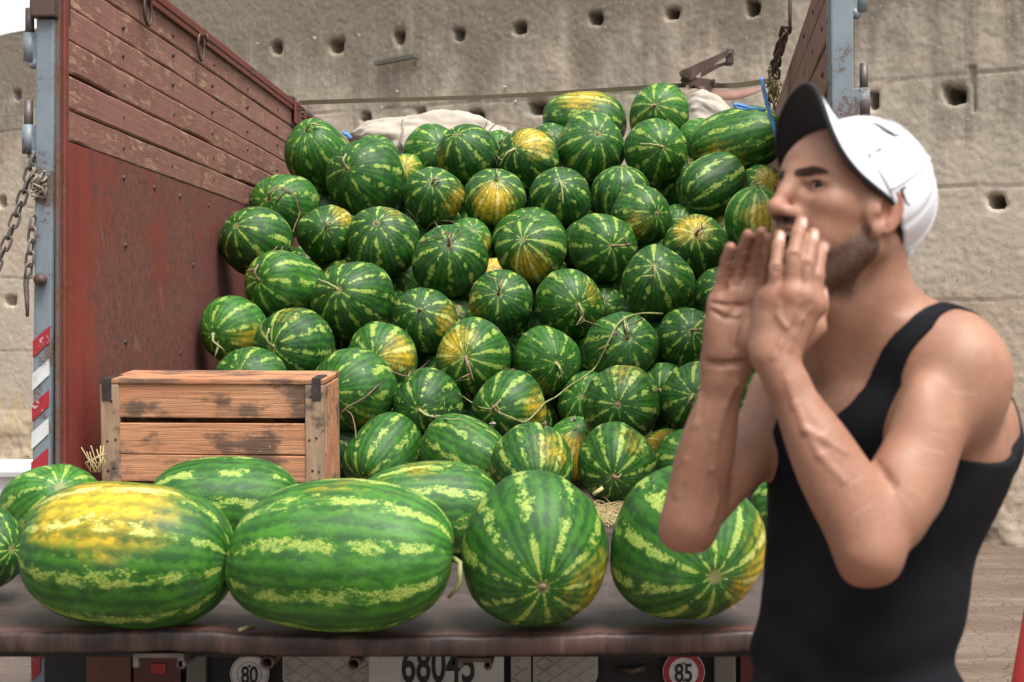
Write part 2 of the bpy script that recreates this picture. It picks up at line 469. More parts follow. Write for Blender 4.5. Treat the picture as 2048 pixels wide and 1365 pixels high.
M['chain'] = m_rust("chain_iron", (0.10, 0.085, 0.08), (0.19, 0.165, 0.155), 0.5, 0.5, False)
M['black'] = m_simple("black_underbody", (0.008, 0.008, 0.009), 0.6)
M['crate'] = m_crate()
M['crate_post'] = m_post_wood()
M['strap_iron'] = m_rust("dark_band_iron", (0.035, 0.028, 0.028), (0.075, 0.055, 0.05), 0.3, 0.5, False)
M['melon'] = m_melon()
M['stem'] = m_simple("green_stem", (0.27, 0.29, 0.115), 0.6, 0.35, 60)
M['dry_stem'] = m_simple("dry_stem", (0.25, 0.175, 0.10), 0.75, 0.4, 80)
M['scar'] = m_simple("blossom_scar", (0.20, 0.135, 0.08), 0.8, 0.4, 120)
M['vine'] = m_simple("vine_green", (0.30, 0.29, 0.11), 0.6, 0.3, 40)
M['dry_vine'] = m_simple("dried_vine", (0.19, 0.125, 0.08), 0.8, 0.35, 50)
M['dead_leaf'] = m_simple("dead_leaf", (0.27, 0.235, 0.185), 0.85, 0.35, 60)
M['straw'] = m_simple("straw", (0.50, 0.40, 0.20), 0.75, 0.35, 200)
M['sack'] = m_simple("pale_burlap", (0.43, 0.38, 0.32), 0.9, 0.16, 25, bump=0.5)
M['web'] = m_simple("olive_webbing", (0.048, 0.036, 0.014), 0.85, 0.25, 120)
M['web_tail'] = m_simple("faded_pink_webbing", (0.25, 0.14, 0.11), 0.85, 0.18, 60)
M['rope'] = m_simple("blue_rope", (0.10, 0.27, 0.62), 0.7, 0.2, 200)
M['wall'] = m_wall()
M['ground'] = m_ground()
M['white_wall'] = m_simple("whitewash", (0.80, 0.81, 0.82), 0.7, 0.05, 8)
M['white_paint'] = m_metal_paint("white_marking", (0.66, 0.67, 0.66), 0.42, (0.24, 0.25, 0.26))
M['red_mark'] = m_metal_paint("red_marking", (0.36, 0.022, 0.033), 0.40, (0.26, 0.25, 0.25))
M['plate'] = m_metal_paint("white_number_plate", (0.62, 0.62, 0.58), 0.22, (0.22, 0.12, 0.05))
M['tread'] = m_metal_paint("grey_tread_plate", (0.42, 0.40, 0.36), 0.15, (0.2, 0.16, 0.12))
M['ink'] = m_simple("black_lettering", (0.006, 0.006, 0.007), 0.5)
M['lamp_red'] = m_simple("red_lamp_lens", (0.07, 0.005, 0.008), 0.25, 0.1)  # red, amber and clear lens colours darkened for the shade under the bed
M['lamp_bright'] = m_simple("bright_red_reflector", (0.32, 0.008, 0.010), 0.25, 0.1)
M['lamp_amber'] = m_simple("amber_lamp_lens", (0.10, 0.036, 0.012), 0.4, 0.15)
M['lamp_grey'] = m_simple("clear_lamp_lens", (0.13, 0.125, 0.105), 0.3, 0.15)
M['tyre'] = m_simple("tyre_rubber", (0.02, 0.02, 0.02), 0.85)
M['glass'] = m_simple("cab_glass", (0.02, 0.03, 0.035), 0.08, 0.1)
M['cone'] = m_simple("red_plastic", (0.30, 0.022, 0.018), 0.45, 0.08, 6)
# ------------------------------------------------------------------ ground
gm = MB()
gm.add([(-150, -60, 0), (150, -60, 0), (150, 240, 0), (-150, 240, 0)], [(0, 1, 2, 3)])
tag(gm.obj("ground", M['ground']), kind='structure')

# ------------------------------------------------------------------ rammed earth wall
W0 = np.array([2.77, 10.70]); WD = np.array([-0.8440, 0.5363]); WNRM = np.array([-0.5363, -0.8440])
def wall_sz(px, py):
    """where the line of sight through a photograph pixel meets the wall: (s, z)"""
    a = (px - VX) / F
    # (a*Y, Y) = W0 + s*WD
    Y = (W0[0] * WD[1] - W0[1] * WD[0]) / (a * WD[1] - WD[0])
    s = (Y - W0[1]) / WD[1]
    return s, H - (py - VY) / F * Y
HOLES = [  # px, py, half width, half height, depth
    (553, 97, 10, 10, .16), (670, 92, 15, 12, .24), (796, 75, 10, 14, .30), (918, 70, 12, 11, .26), (1041, 58, 14, 9, .26),
    (1189, 38, 14, 11, .28), (1343, 27, 13, 10, .28), (1505, 15, 13, 14, .30), (1910, 190, 20, 16, .34), (1995, 404, 17, 13, .32),
    (1748, 200, 9, 15, .32), (730, 233, 9, 8, .2), (840, 226, 9, 8, .2), (952, 232, 15, 10, .28), (1076, 217, 21, 12, .26),
    (38, 192, 7, 9, .12), (22, 602, 10, 9, .16), (5, 405, 7, 9, .14), (1420, 205, 12, 9, .2)]
ds = 0.0155
S = np.arange(-2.6, 11.6, ds); Zs = np.arange(0.0, 5.5, ds)
gs, gz = np.meshgrid(S, Zs)
dep = 0.05 * fbm(gs * 0.5, gz * 0.5, 2, 3) + 0.006 * fbm(gs * 3, gz * 3, 4, 11) + 0.003 * vnoise(gs * 22, gz * 22, 5) + 0.006 * vnoise(gs * 47, gz * 47, 6)
# joints between the lifts of earth
for k, zj in enumerate((4.62, 3.36, 2.56, 1.78, 1.00)):
    zz = zj + (0.62 if k == 0 else 0.0) + 0.030 * (gs - 2.5) + 0.05 * fbm(gs * 0.9, gs * 0 + k, 3, 21 + k)
    on = np.clip((vnoise(gs * 0.8, gs * 0 + 9 * k, 31) + 0.34) * 5, 0, 1)
    w = 0.008 + 0.005 * vnoise(gs * 6, gs * 0 + k, 41)
    dep -= 0.010 * on * np.exp(-((gz - zz) / (w * .8)) ** 2)
    dep += 0.003 * (gz > zz)
for (sx, z0, z1) in ((wall_sz(1948, 200)[0], 3.02, 3.34), (wall_sz(1948, 200)[0] + 0.02, 3.2, 3.34)):
    dep -= 0.03 * np.exp(-((gs - sx - 0.02 * vnoise(gz * 4, gz * 0, 8)) / 0.010) ** 2) * (gz > z0) * (gz < z1)
for i, (px, py, hw, hh, dd) in enumerate(HOLES):
    s0, z0 = wall_sz(px, py)
    s1, z1 = wall_sz(px + hw, py + hh)
    a = abs(s1 - s0) * .9; b = abs(z1 - z0) * .9
    wob = 0.34 * vnoise(gs * 9 + i * 7, gz * 9, 60) + 0.25 * vnoise(gs * 24 + i * 7, gz * 24, 61)
    r = (np.abs((gs - s0) / a) ** 3.2 + np.abs((gz - z0) / b) ** 3.2) ** (1 / 3.2) + wob
    dep -= 1.6 * dd * (1 / (1 + np.exp((r - 1.0) * 40)))
    dep -= 0.030 * np.exp(-np.clip(r - 0.95, 0, 9) ** 2 / 0.20) * (vnoise(gs * 13, gz * 13, 77) + 0.6)
# uneven foot of the wall
foot = np.clip((0.62 - gz) / 0.62, 0, 1)
dep += foot * (0.10 + 0.16 * fbm(gs * 2.4, gz * 3.4, 4, 90))
top = np.where(gs > 9.2, 4.66, 6.0) + 0.04 * vnoise(gs * 2, gs * 0, 13)
gzc = np.minimum(gz, np.minimum(top, 5.45))
X = W0[0] + gs * WD[0] + dep * WNRM[0]; Yw = W0[1] + gs * WD[1] + dep * WNRM[1]
V = np.stack([X, Yw, gzc], -1).reshape(-1, 3)
ny, nx = gs.shape
idx = np.arange(ny * nx).reshape(ny, nx)
Fq = np.stack([idx[:-1, :-1], idx[1:, :-1], idx[1:, 1:], idx[:-1, 1:]], -1).reshape(-1, 4)
wall_root = empty("earth_wall", (W0[0], W0[1], 0))
tag(wall_root, "tall rammed earth wall with rows of square putlog holes, behind the truck", "wall")
wf = link("wall_face", mesh_np("wall_face", V - np.array([W0[0], W0[1], 0]), Fq), M['wall'], wall_root)
mb = MB()   # body of the wall behind its weathered face
def wp(s, t, z): return (s * WD[0] - t * WNRM[0], s * WD[1] - t * WNRM[1], z)
for (s0, s1, zt) in ((-9.0, 9.2, 5.44), (9.2, 24.0, 4.64)):
    lo = -0.04 if s1 > 20 else -0.04
    p = [wp(s0, .45, 0), wp(s1, .45, 0), wp(s1, 1.3, 0), wp(s0, 1.3, 0)]
    q = [wp(s0, .45, zt), wp(s1, .45, zt), wp(s1, 1.3, zt), wp(s0, 1.3, zt)]
    mb.add(p + q, [(3, 2, 1, 0), (4, 5, 6, 7), (0, 1, 5, 4), (1, 2, 6, 5), (2, 3, 7, 6), (3, 0, 4, 7)])
mb.obj("wall_core", M['wall'], wall_root)
mb = MB()   # capping, and plain stretches of wall beyond the detailed face
for (s0, s1, zt, t0) in ((-9.0, -2.6, 5.43, -0.02), (11.58, 24.0, 4.63, -0.02), (-2.6, 9.2, 5.452, 0.0), (9.2, 11.58, 4.655, 0.0)):
    if t0 < 0:
        p = [wp(s0, t0, 0), wp(s1, t0, 0), wp(s1, t0, zt), wp(s0, t0, zt)]
        mb.add(p, [(0, 1, 2, 3)])
    p = [wp(s0, -0.02, zt), wp(s1, -0.02, zt), wp(s1, 1.3, zt + .02), wp(s0, 1.3, zt + .02)]
    mb.add(p, [(0, 1, 2, 3)])
mb.obj("wall_capping", M['wall'], wall_root)
# plugs and a grey patch of metal fixed on the wall
def wall_pt(px, py, off=0.02):
    s, z = wall_sz(px, py)
    return Vector((W0[0] + s * WD[0] + off * WNRM[0], W0[1] + s * WD[1] + off * WNRM[1], z))
c = wall_pt(798, 121, 0.035) - wall_root.location
wdv = Vector((WD[0], WD[1], 0))
mb = MB()
rot = Matrix((( -WD[0], -WNRM[0], 0), (-WD[1], -WNRM[1], 0), (0, 0, 1))).to_4x4()
mb.box((-.23, -.035, -.022), (.23, .02, .022), 0.006, rot)
o = mb.obj("metal_strip", M['lamp_grey'], wall_root); o.location = c; o.rotation_euler = (0, R(-4), 0)
pm = MB()
pm.tube([(0, 0, 0), (.012, -.006, .012), (.022, .0, -.01), (.004, -.006, -.022), (-.014, .0, .006), (.0, -.008, .03)], [.014, .018, .015, .016, .012, .006], 6)
pme = pm.mesh("wall_fragment", M['lamp_grey'] if False else m_simple("pale_lead_plug", (.42, .42, .42), .7, .2, 60))
for (px, py) in ((722, 72), (634, 78), (720, 219), (769, 217), (914, 201), (1014, 175), (1035, 206), (798, 184), (520, 89)):
    o = link("fragment", pme, None, wall_root); o.location = wall_pt(px, py, 0.03) - wall_root.location
    o.rotation_euler = (random.uniform(-1, 1), random.uniform(-1, 1), random.uniform(-3, 3)); o.scale = [random.uniform(.35, .8)] * 3

# pale building beyond the wall, at the far left
wb = empty("white_building", (-11.5, 28, 0)); tag(wb, "pale whitewashed building showing above the earth wall at the far left", "building")
bm1 = MB(); bm1.box((-7, 0, 0), (6.2, 8, 9.0), .02); bm1.obj("wall", M['white_wall'], wb)
bm1 = MB(); bm1.box((-7.1, -.1, 9.002), (6.3, 8.1, 9.5), .03); bm1.obj("parapet", M['white_wall'], wb)
for wx in (-5.0, -2.4, 4.4):
    bm1 = MB(); bm1.box((wx - .5, -.04, 6.6), (wx + .5, -.002, 8.0), .01); wo_ = bm1.obj("window", M['post'], wb)
    bm1 = MB(); bm1.box((wx - .42, -.055, 6.68), (wx + .42, -.042, 7.92), 0); bm1.obj("pane", M['glass'], wo_)
# low white wall at the far left
mb = MB()
mb.box((-7.5, 8.3, 0), (-2.35, 8.6, 0.68), 0.02)
lw = mb.obj("low_wall", M['white_wall'])
tag(lw, "low whitewashed wall at the far left beside the truck", "low wall")
mb = MB(); mb.box((-7.55, 8.24, 0.682), (-2.30, 8.66, 0.75), 0.03)
mb.obj("coping", M['white_wall'], lw)

# ------------------------------------------------------------------ truck
YR = 4.60                       # rear end of the cargo bed
XL, XR = -1.569, 0.757          # inner faces of the side boards at the rear end
YF = 9.15                       # front end of the bed
ZB = H - 0.613                  # bed floor
ZT = H + 1.1875                 # top of the sides
ZS = H + 0.565                  # top of the steel sheet
truck = empty("cargo_truck", (-.4, 6.0, 0))
tag(truck, "old red and blue-grey truck with open wooden cargo bed and lowered tailgate", "truck")
T0 = Vector(truck.location)
def tpart(name, mb, mat, parent=None):
    me = mb.mesh(name, mat); o = link(name, me, None, parent or truck)
    if parent is None: o.location = -T0
    return o
def tbox(name, lo, hi, mat, bev=0.004, parent=None):
    o = boxobj(name, lo, hi, mat, parent or truck, bev)
    o.location = Vector(o.location) - (T0 if parent is None else Vector((0, 0, 0)))
    return o
def tdup(name, me, loc, rot=None):
    o = link(name, me, None, truck); o.location = Vector(loc) - T0
    if rot is not None: o.rotation_euler = rot
    return o
# floor, headboard, chassis
tbox("bed_floor", (XL - .03, YR - .05, ZB - .06), (XR + .03, YF, ZB), M['tail_top'], .004)
tbox("headboard", (XL - .03, YF, ZB - .06), (1.12, YF + .05, H + .55), M['plank_r'], .004)
for x in (-.75, -.05):
    tbox("chassis_rail", (x - .05, 4.75, .42), (x + .05, 11.6, .62), M['black'], .01)
# side planks, left: each one a piece of its own with a ragged lower edge
def plank(p_rear, p_front, z0, z1, th, mat, seed, name="plank", parent=None):
    rs = random.Random(seed); n = 34
    d = Vector(p_front) - Vector(p_rear); L = d.length; d.normalize(); nr = Vector((d.y, -d.x, 0))
    vs_ = []; fs_ = []
    lo = hi = 0; nick = 0
    for i in range(n + 1):
        t = i / n
        lo = .6 * lo + rs.uniform(-1, 1) * .0016; hi = .6 * hi + rs.uniform(-1, 1) * .0016
        if rs.random() < .07: nick = rs.choice((.005, .008, -.003))
        elif rs.random() < .5: nick = 0
        za, zb = z0 + .0018 + lo + max(0, nick), z1 - .0018 + hi - max(0, -nick)
        c = Vector(p_rear) + d * (L * t); bow = .004 * math.sin(3 * t + seed)
        for (off, z) in ((0.004, za), (0, za + .006), (0, zb - .006), (0.004, zb), (th, zb), (th, za)):
            q = c + nr * (off + bow) * NS; vs_.append((q.x, q.y, z))
    for i in range(n):
        for k in range(6):
            a, b = i * 6 + k, i * 6 + (k + 1) % 6
            fs_.append((a, b, b + 6, a + 6) if NS < 0 else (a, a + 6, b + 6, b))
    fs_.append(tuple(range(6)) if NS > 0 else tuple(range(5, -1, -1)))
    e = [n * 6 + k for k in range(6)]
    fs_.append(tuple(reversed(e)) if NS > 0 else tuple(e))
    m = MB(); m.add(vs_, fs_, False)
    return tpart(name, m, mat)
rows = [(.565, .6665), (.6665, .771), (.771, .875), (.875, .979), (.979, 1.083), (1.083, 1.180)]
NS = -1
for i, (a, b) in enumerate(rows):
    plank((XL, YR, 0), (XL, YF, 0), H + a, H + b, .035, M['plank'], 3 + i)
# behind the gaps: added sheets so that no daylight comes through
tbox("daylight_block", (XL - .060, YR + .02, ZS), (XL - .042, YF - .02, ZT - .03), M['black'], 0)
# steel sheet below
m = MB(); vs_ = []; fs_ = []; n = 60
for i in range(n + 1):
    y = YR + (YF - YR) * i / n
    for j in range(13):
        z = ZB + (ZS - ZB) * j / 12
        vs_.append((XL + .004 + .006 * float(vnoise(np.array([y * 2.2]), np.array([z * 2.6]), 2)[0]), y, z))
for i in range(n):
    for j in range(12):
        a = i * 13 + j; fs_.append((a, a + 1, a + 14, a + 13))
m.add(vs_, fs_, True)
m.box((XL - .03, YR, ZB), (XL - .012, YF, ZS - .002), 0)
tpart("steel_sheet", m, M['red_steel'])
# red edge band, rusty angle, top rail
tbox("edge_band", (XL + .004, YR - .035, ZB), (XL + .0145, YR - .001, ZT + .02), M['red_paint'], .003)
tbox("edge_angle", (XL - .0085, YR - .06, ZB - .1), (XL + .0035, YR - .004, ZT + .02), M['rusty_edge'], .003)
tbox("top_rail", (XL - .045, YR + .08, ZT + .004), (XL + .020, YF, ZT + .035), M['red_paint'], .004)
tbox("rail_lip", (XL + .004, YR + .08, ZT - .020), (XL + .016, YF, ZT + .002), M['red_paint'], .002)
# bolts
bm_ = MB()
prof = [(0, .010), (.003, .0098), (.006, .007), (.008, .0)]
vsb = []; fsb = []
for (h, r) in prof[:-1]:
    for j in range(8):
        a = 2 * math.pi * j / 8; vsb.append((h, r * math.cos(a), r * math.sin(a)))
vsb.append((.008, 0, 0))
for i in range(2):
    for j in range(8):
        fsb.append((i * 8 + j, i * 8 + (j + 1) % 8, i * 8 + 8 + (j + 1) % 8, i * 8 + 8 + j))
for j in range(8): fsb.append((16 + j, 16 + (j + 1) % 8, 24))
bm_.add(vsb, fsb, True)
bolt_me = bm_.mesh("bolt", M['rust'])
for y in (5.18, 5.81, 6.45, 7.12, 7.8, 8.5):
    for (a, b) in rows:
        tdup("bolt", bolt_me, (XL - .001, y + random.uniform(-.02, .02), H + (a + b) / 2 + random.uniform(-.015, .015)), (random.uniform(0, 1), 0, 0))
for y in (5.18, 5.55, 5.9, 6.35, 6.8, 7.3):
    tdup("bolt", bolt_me, (XL + .003, y, ZS - .055), (random.uniform(0, 1), 0, 0))
for (y, z) in ((5.2, -.05), (5.9, -.1), (5.2, .28), (6.1, .25), (5.45, -.35)):
    tdup("bolt", bolt_me, (XL + .003, y, H + z))
# corner post, left, leaning a little
LEAN = .009
def post(x0, x1, y0, y1, z0, z1, name, lean):
    m = MB(); mat = Matrix.Identity(4); mat[0][2] = lean; mat[0][3] = -lean * (H + .5)
    m.box((x0, y0, z0), (x1, y1, z1), .006, mat)
    return tpart(name, m, M['post'])
post(-1.632, -1.578, YR - .075, YR + .02, .32, H + .92, "corner_post", LEAN)
tbox("post_head", (-1.640, YR - .10, H + .922), (-1.566, YR + .05, ZT + .10), M['rust'], .006)
# hinge lugs with pins
def hinge(x, y, z, side):
    m = MB(); m.cyl((x, y, z), (x, y, z + .086), .0185, 18)
    m.box((min(x, x + side * .045), y - .012, z - .014), (max(x, x + side * .045), y + .012, z + .085), .003)
    m.tube([(x + side * .004, y, z - .016), (x + side * .014, y, z - .010), (x + side * .026, y, z + .004)], [.008, .014, .016], 8)
    o = tpart("hinge", m, M['post'])
    p = MB(); p.cyl((x, y, z + .07), (x, y, z + .160), .0130, 16)
    tpart("hinge_pin", p, M['chain'], o)
    return o
hinge(-1.656, YR - .05, H + .795, 1)
hinge(-1.660, YR - .05, H + .520, 1)
# red and white warning marks on the post
def px_poly(pts, Y, name, mat, th=.003):
    m = MB(); front = [P(a, b, Y) for a, b in pts]; k = len(front)
    back = [v + Vector((0, th, 0)) for v in front]
    fs_ = [tuple(range(k)), tuple(range(2 * k - 1, k - 1, -1))]
    for i in range(k): fs_.append((i, i + k, (i + 1) % k + k, (i + 1) % k))
    m.add(front + back, fs_)
    bm = bmesh.new(); me = m.mesh(name, mat); bm.from_mesh(me); bmesh.ops.recalc_face_normals(bm, faces=bm.faces); bm.to_mesh(me); bm.free()
    return tpart_me(name, me)
def tpart_me(name, me):
    o = link(name, me, None, truck); o.location = -T0; return o
YS = YR - .079
for k, (y0, mt) in enumerate(((672, 'red_mark'), (738, 'white_paint'), (800, 'red_mark'), (856, 'white_paint'), (916, 'red_mark'), (972, 'white_paint'))):
    xa, xb = 65.5 - k * .9, 99.5 - k * .9
    px_poly([(xa, y0 + 10), (xb, y0 - 20), (xb, y0 + 12), (xa, y0 + 44)], YS, "warning_mark", M[mt])
px_poly([(62, 1300), (81, 1300), (80, 1345), (64, 1362)], YS, "warning_mark", M['red_mark'])
m = MB(); m.tube([P(80, 560, YR - .075), P(82, 560, YR - .10), P(83, 561, YR - .115)], [.020, .018, .012], 10)
tpart("post_bolt", m, M['rust'])
# frayed cord tied round the post
m = MB(); rs = random.Random(5)
for k in range(16):
    c = P(77 + rs.uniform(-9, 9), 378 + rs.uniform(-26, 26), YR - .085)
    pts = [c + Vector((rs.uniform(-.022, .022), rs.uniform(-.012, .012), rs.uniform(-.03, .03))) for _ in range(4)]
    m.tube(pts, [.005, .0045, .004, .002], 6)
tag(tpart("cord_knot", m, M['dead_leaf']))
# right hand post, panel and hinges
post(XR - .012, XR + .056, YR - .075, YR + .02, .32, ZT + .06, "corner_post", -.012)
hinge(XR + .086, YR - .05, H + .630, -1)
hinge(XR + .078, YR - .05, H + .945, -1)
XR2 = 1.105
NS = 1
zr = [-.613, -.40, -.19, .02, .23, .44, .60, .745, .90, 1.045, 1.18]
for i in range(len(zr) - 1):
    plank((XR, YR - .02, 0), (XR2, YF, 0), H + zr[i], H + zr[i + 1], .04, M['plank_r'], 40 + i)
tb = boxobj("daylight_block", (0, .02, -.60), (.018, 4.5, 1.16), M['rusty_edge'], truck, 0)  # added sheet blocking daylight behind the right hand planks
tb.location = Vector((XR + .062 + .174, (YR + YF) / 2, H + .28)) - T0; tb.rotation_euler = (0, 0, -math.atan2(XR2 - XR, YF - YR))
for y, k in ((4.95, 0), (5.35, 1), (5.8, 2)):
    for i in range(4, len(zr) - 1):
        x = XR + (XR2 - XR) * (y - YR) / (YF - YR)
        tdup("bolt", bolt_me, (x - .0, y, H + (zr[i] + zr[i + 1]) / 2), (0, math.pi, 0))
# tie rings along the top of the sides
def ring_mesh(rx, rz, r):
    m = MB(); m.tube([(0, rx * math.cos(a), rz * math.sin(a)) for a in [2 * math.pi * k / 22 for k in range(22)]], r, 8, closed=True)
    return m.mesh("tie_ring", M['rust'])
rme = ring_mesh(.030, .052, .0062)
for px, py in ((296, 21), (402, 95)):
    Y = 1.545 * F / (VX - px)
    o = tdup("tie_ring", rme, P(px, py, Y), (R(6), 0, R(-8)))
rsm = ring_mesh(.014, .014, .004)
o = tdup("eyelet", rsm, P(499, 141, 7.1), (R(40), 0, R(-50)))
m = MB(); x_ = XL + .012
m.tube([(x_, 5.42, ZT + .0), (x_ + .018, 5.42, ZT + .012), (x_ + .02, 5.42, ZT - .02)], [.006] * 3, 6)
m.tube([(x_, 6.22, ZT + .0), (x_ + .018, 6.22, ZT + .012), (x_ + .02, 6.22, ZT - .02)], [.006] * 3, 6)
tpart("ring_staple", m, M['rust'])
o = tdup("tie_ring", rme, P(1580, 30, 5.75), (R(5), 0, R(-10))); o.scale = (1, .8, 1.25)
# chains
lm = MB()
def link_path(hl, w, n=20):
    pts = []
    for k in range(n):
        a = 2 * math.pi * k / n
        pts.append((w * math.cos(a), 0, w * math.sin(a) + (hl - w) * (1 if math.sin(a) >= 0 else -1)))
    return pts
lm.tube(link_path(.0235, .0125), .0042, 8, closed=True)
link_me = lm.mesh("chain_link", M['chain'])
link_rust = lm.mesh("chain_link", M['rust'])
def chain(pts, step, name="chain", me=None, sc=1.0, twist0=0.0, parent=truck):
    pts = [Vector(p) for p in pts]
    base = (T0 if parent is truck else Vector((0, 0, 0)))
    root = bpy.data.objects.new(name, None); root.empty_display_size = .02
    COL.objects.link(root); root.parent = parent; root.location = pts[0] - base
    seg = [0]
    for a, b in zip(pts, pts[1:]): seg.append(seg[-1] + (b - a).length)
    nl = int(seg[-1] / step); i = 0
    for k in range(nl + 1):
        s = k * step
        while i < len(pts) - 2 and seg[i + 1] < s: i += 1
        t = (s - seg[i]) / max(1e-6, seg[i + 1] - seg[i]); c = pts[i].lerp(pts[i + 1], t)
        d = (pts[i + 1] - pts[i]).normalized()
        o = link("link", me or link_me, None, root)
        q = d.to_track_quat('Z', 'Y') @ Quaternion((0, 0, 1), twist0 + (k % 2) * R(82) + R(8) * math.sin(k * 2.1))
        o.rotation_mode = 'QUATERNION'; o.rotation_quaternion = q
        o.location = c - pts[0]; o.scale = (sc,) * 3
    return root
Yc = YR - .085
chain([P(64, 326, Yc), P(52, 372, Yc), P(34, 428, Yc), P(14, 484, Yc), P(-12, 545, Yc), P(-50, 620, Yc)], .036, sc=.98)
c2 = chain([P(66, 446, Yc), P(61, 505, Yc), P(57, 545, Yc)], .036, sc=.95, twist0=.3)
m = MB(); m.tube([P(57, 546, Yc), P(53, 552, Yc), P(52, 570, Yc), P(54, 600, Yc), P(55, 634, Yc)], [.006, .009, .0085, .0075, .005], 8)
o = m.obj("chain_hook", M['chain'], c2); o.location = -P(66, 446, Yc)
m = MB(); m.tube([P(66, 316, Yc), P(60, 320, Yc), P(60, 328, Yc), P(66, 330, Yc)], .006, 8)
tpart("chain_eye", m, M['post'])
Yd = 8.45
chain([P(583, 196, 8.35), P(592, 206, 8.3), P(605, 222, 8.2), P(622, 236, 8.15), P(632, 238, 8.1)], .040, me=link_rust, sc=1.15)
chain([P(1573, 62, 6.6), P(1562, 90, 6.7), P(1552, 122, 6.8), P(1545, 140, 6.9), P(1548, 170, 6.9), P(1545, 196, 6.9)], .040, me=link_rust, sc=1.4)
chain([P(1568, 66, 6.6), P(1556, 112, 6.7), P(1552, 150, 6.8)], .040, me=link_rust, sc=1.4, twist0=.7)
# iron rail edge and flap at the left chain
m = MB(); m.box((XL + .02, 8.15, ZT - .09), (XL + .03, 8.32, ZT + .03), .004)
tpart("chain_plate", m, M['red_paint'])

# tailgate folded flat: wavy worn lip towards the camera
YT = 3.045
xs = np.linspace(-1.64, .69, 90)
def sag(x):
    px = VX + x / YT * F
    return float(np.interp(px, [-500, 0, 180, 330, 420, 520, 700, 1000, 1300, 1530, 2000], [.012, .012, .013, .017, .014, .007, .004, .006, .010, .015, .016]))
m = MB(); vs_ = []; fs_ = []
for i, x in enumerate(xs):
    s = sag(x) + .0012 * math.sin(i * 1.7) + .0016 * float(vnoise(np.array([x * 16.0]), np.array([.5]), 33)[0])
    prof = [(YR - .08, ZB - .004), (4.1, ZB - .004), (3.5, ZB - .003), (YT + .10, ZB - .006 + s * .5), (YT + .028, ZB - .009 + s), (YT + .012, ZB - .011 + s), (YT + .003, ZB - .015 + s), (YT, ZB - .020 + s), (YT, ZB - .046 + s * .9), (YT + .004, ZB - .052 + s * .9), (YT + .03, ZB - .053 + s * .8), (YT + .034, ZB - .042 + s * .6), (3.5, ZB - .045), (YR - .08, ZB - .045)]
    vs_ += [(x, a, b) for a, b in prof]
K = 14
for i in range(len(xs) - 1):
    for k in range(K):
        a, b = i * K + k, i * K + (k + 1) % K
        fs_.append((a, b, b + K, a + K))
fs_.append(tuple(range(K - 1, -1, -1))); fs_.append(tuple((len(xs) - 1) * K + k for k in range(K)))
m.add(vs_, fs_, False)
tg = tpart("tailgate", m, M['tail_top'])
tg.data.materials.append(M['tail'])
for p in tg.data.polygons:
    p.use_smooth = len(p.vertices) == 4
    if len(p.vertices) == 4 and p.center.y < YT + .018: p.material_index = 1
m = MB(); m.box((-1.62, YT + .08, ZB - .066), (.67, YT + .14, ZB - .047), .004)
tpart("tailgate_rib", m, M['black'], None)
# sockets and lugs under the lip
for px, py in ((533, 1327), (707, 1330)):
    a = P(px, py, YT + .02); r0, r1 = .0135, .0105
    m = MB(); n = 20; vs_ = []
    for (y, r) in ((.30, r0), (0, r0), (0, r1), (.30, r1)):
        for j in range(n):
            t = 2 * math.pi * j / n; vs_.append((a.x + r * math.cos(t), a.y + y, a.z + r * math.sin(t)))
    fs_ = [(k * n + j, k * n + (j + 1) % n, (k + 1) * n + (j + 1) % n, (k + 1) * n + j) for k in range(3) for j in range(n)]
    m.add(vs_, fs_, True); tpart("pipe_socket", m, M['rust'])
for (pa, pb, mt, dz) in (((265, 1307), (368, 1307), 'chain', .030), ((915, 1316), (982, 1316), 'rust', .022)):
    a, b = P(*pa, YT + .02), P(*pb, YT + .02)
    m = MB(); m.box((a.x, a.y, a.z - .010), (b.x, a.y + .09, a.z), .003)
    m.box((a.x, a.y, a.z - dz), (a.x + .012, a.y + .09, a.z - .008), .003); m.box((b.x - .014, a.y, a.z - dz), (b.x, a.y + .09, a.z - .008), .003)
    m.tube([(b.x - .006, a.y, a.z - dz + .006), (b.x - .006, a.y + .09, a.z - dz + .006)], .009, 10)
    tpart("lock_bracket", m, M[mt])
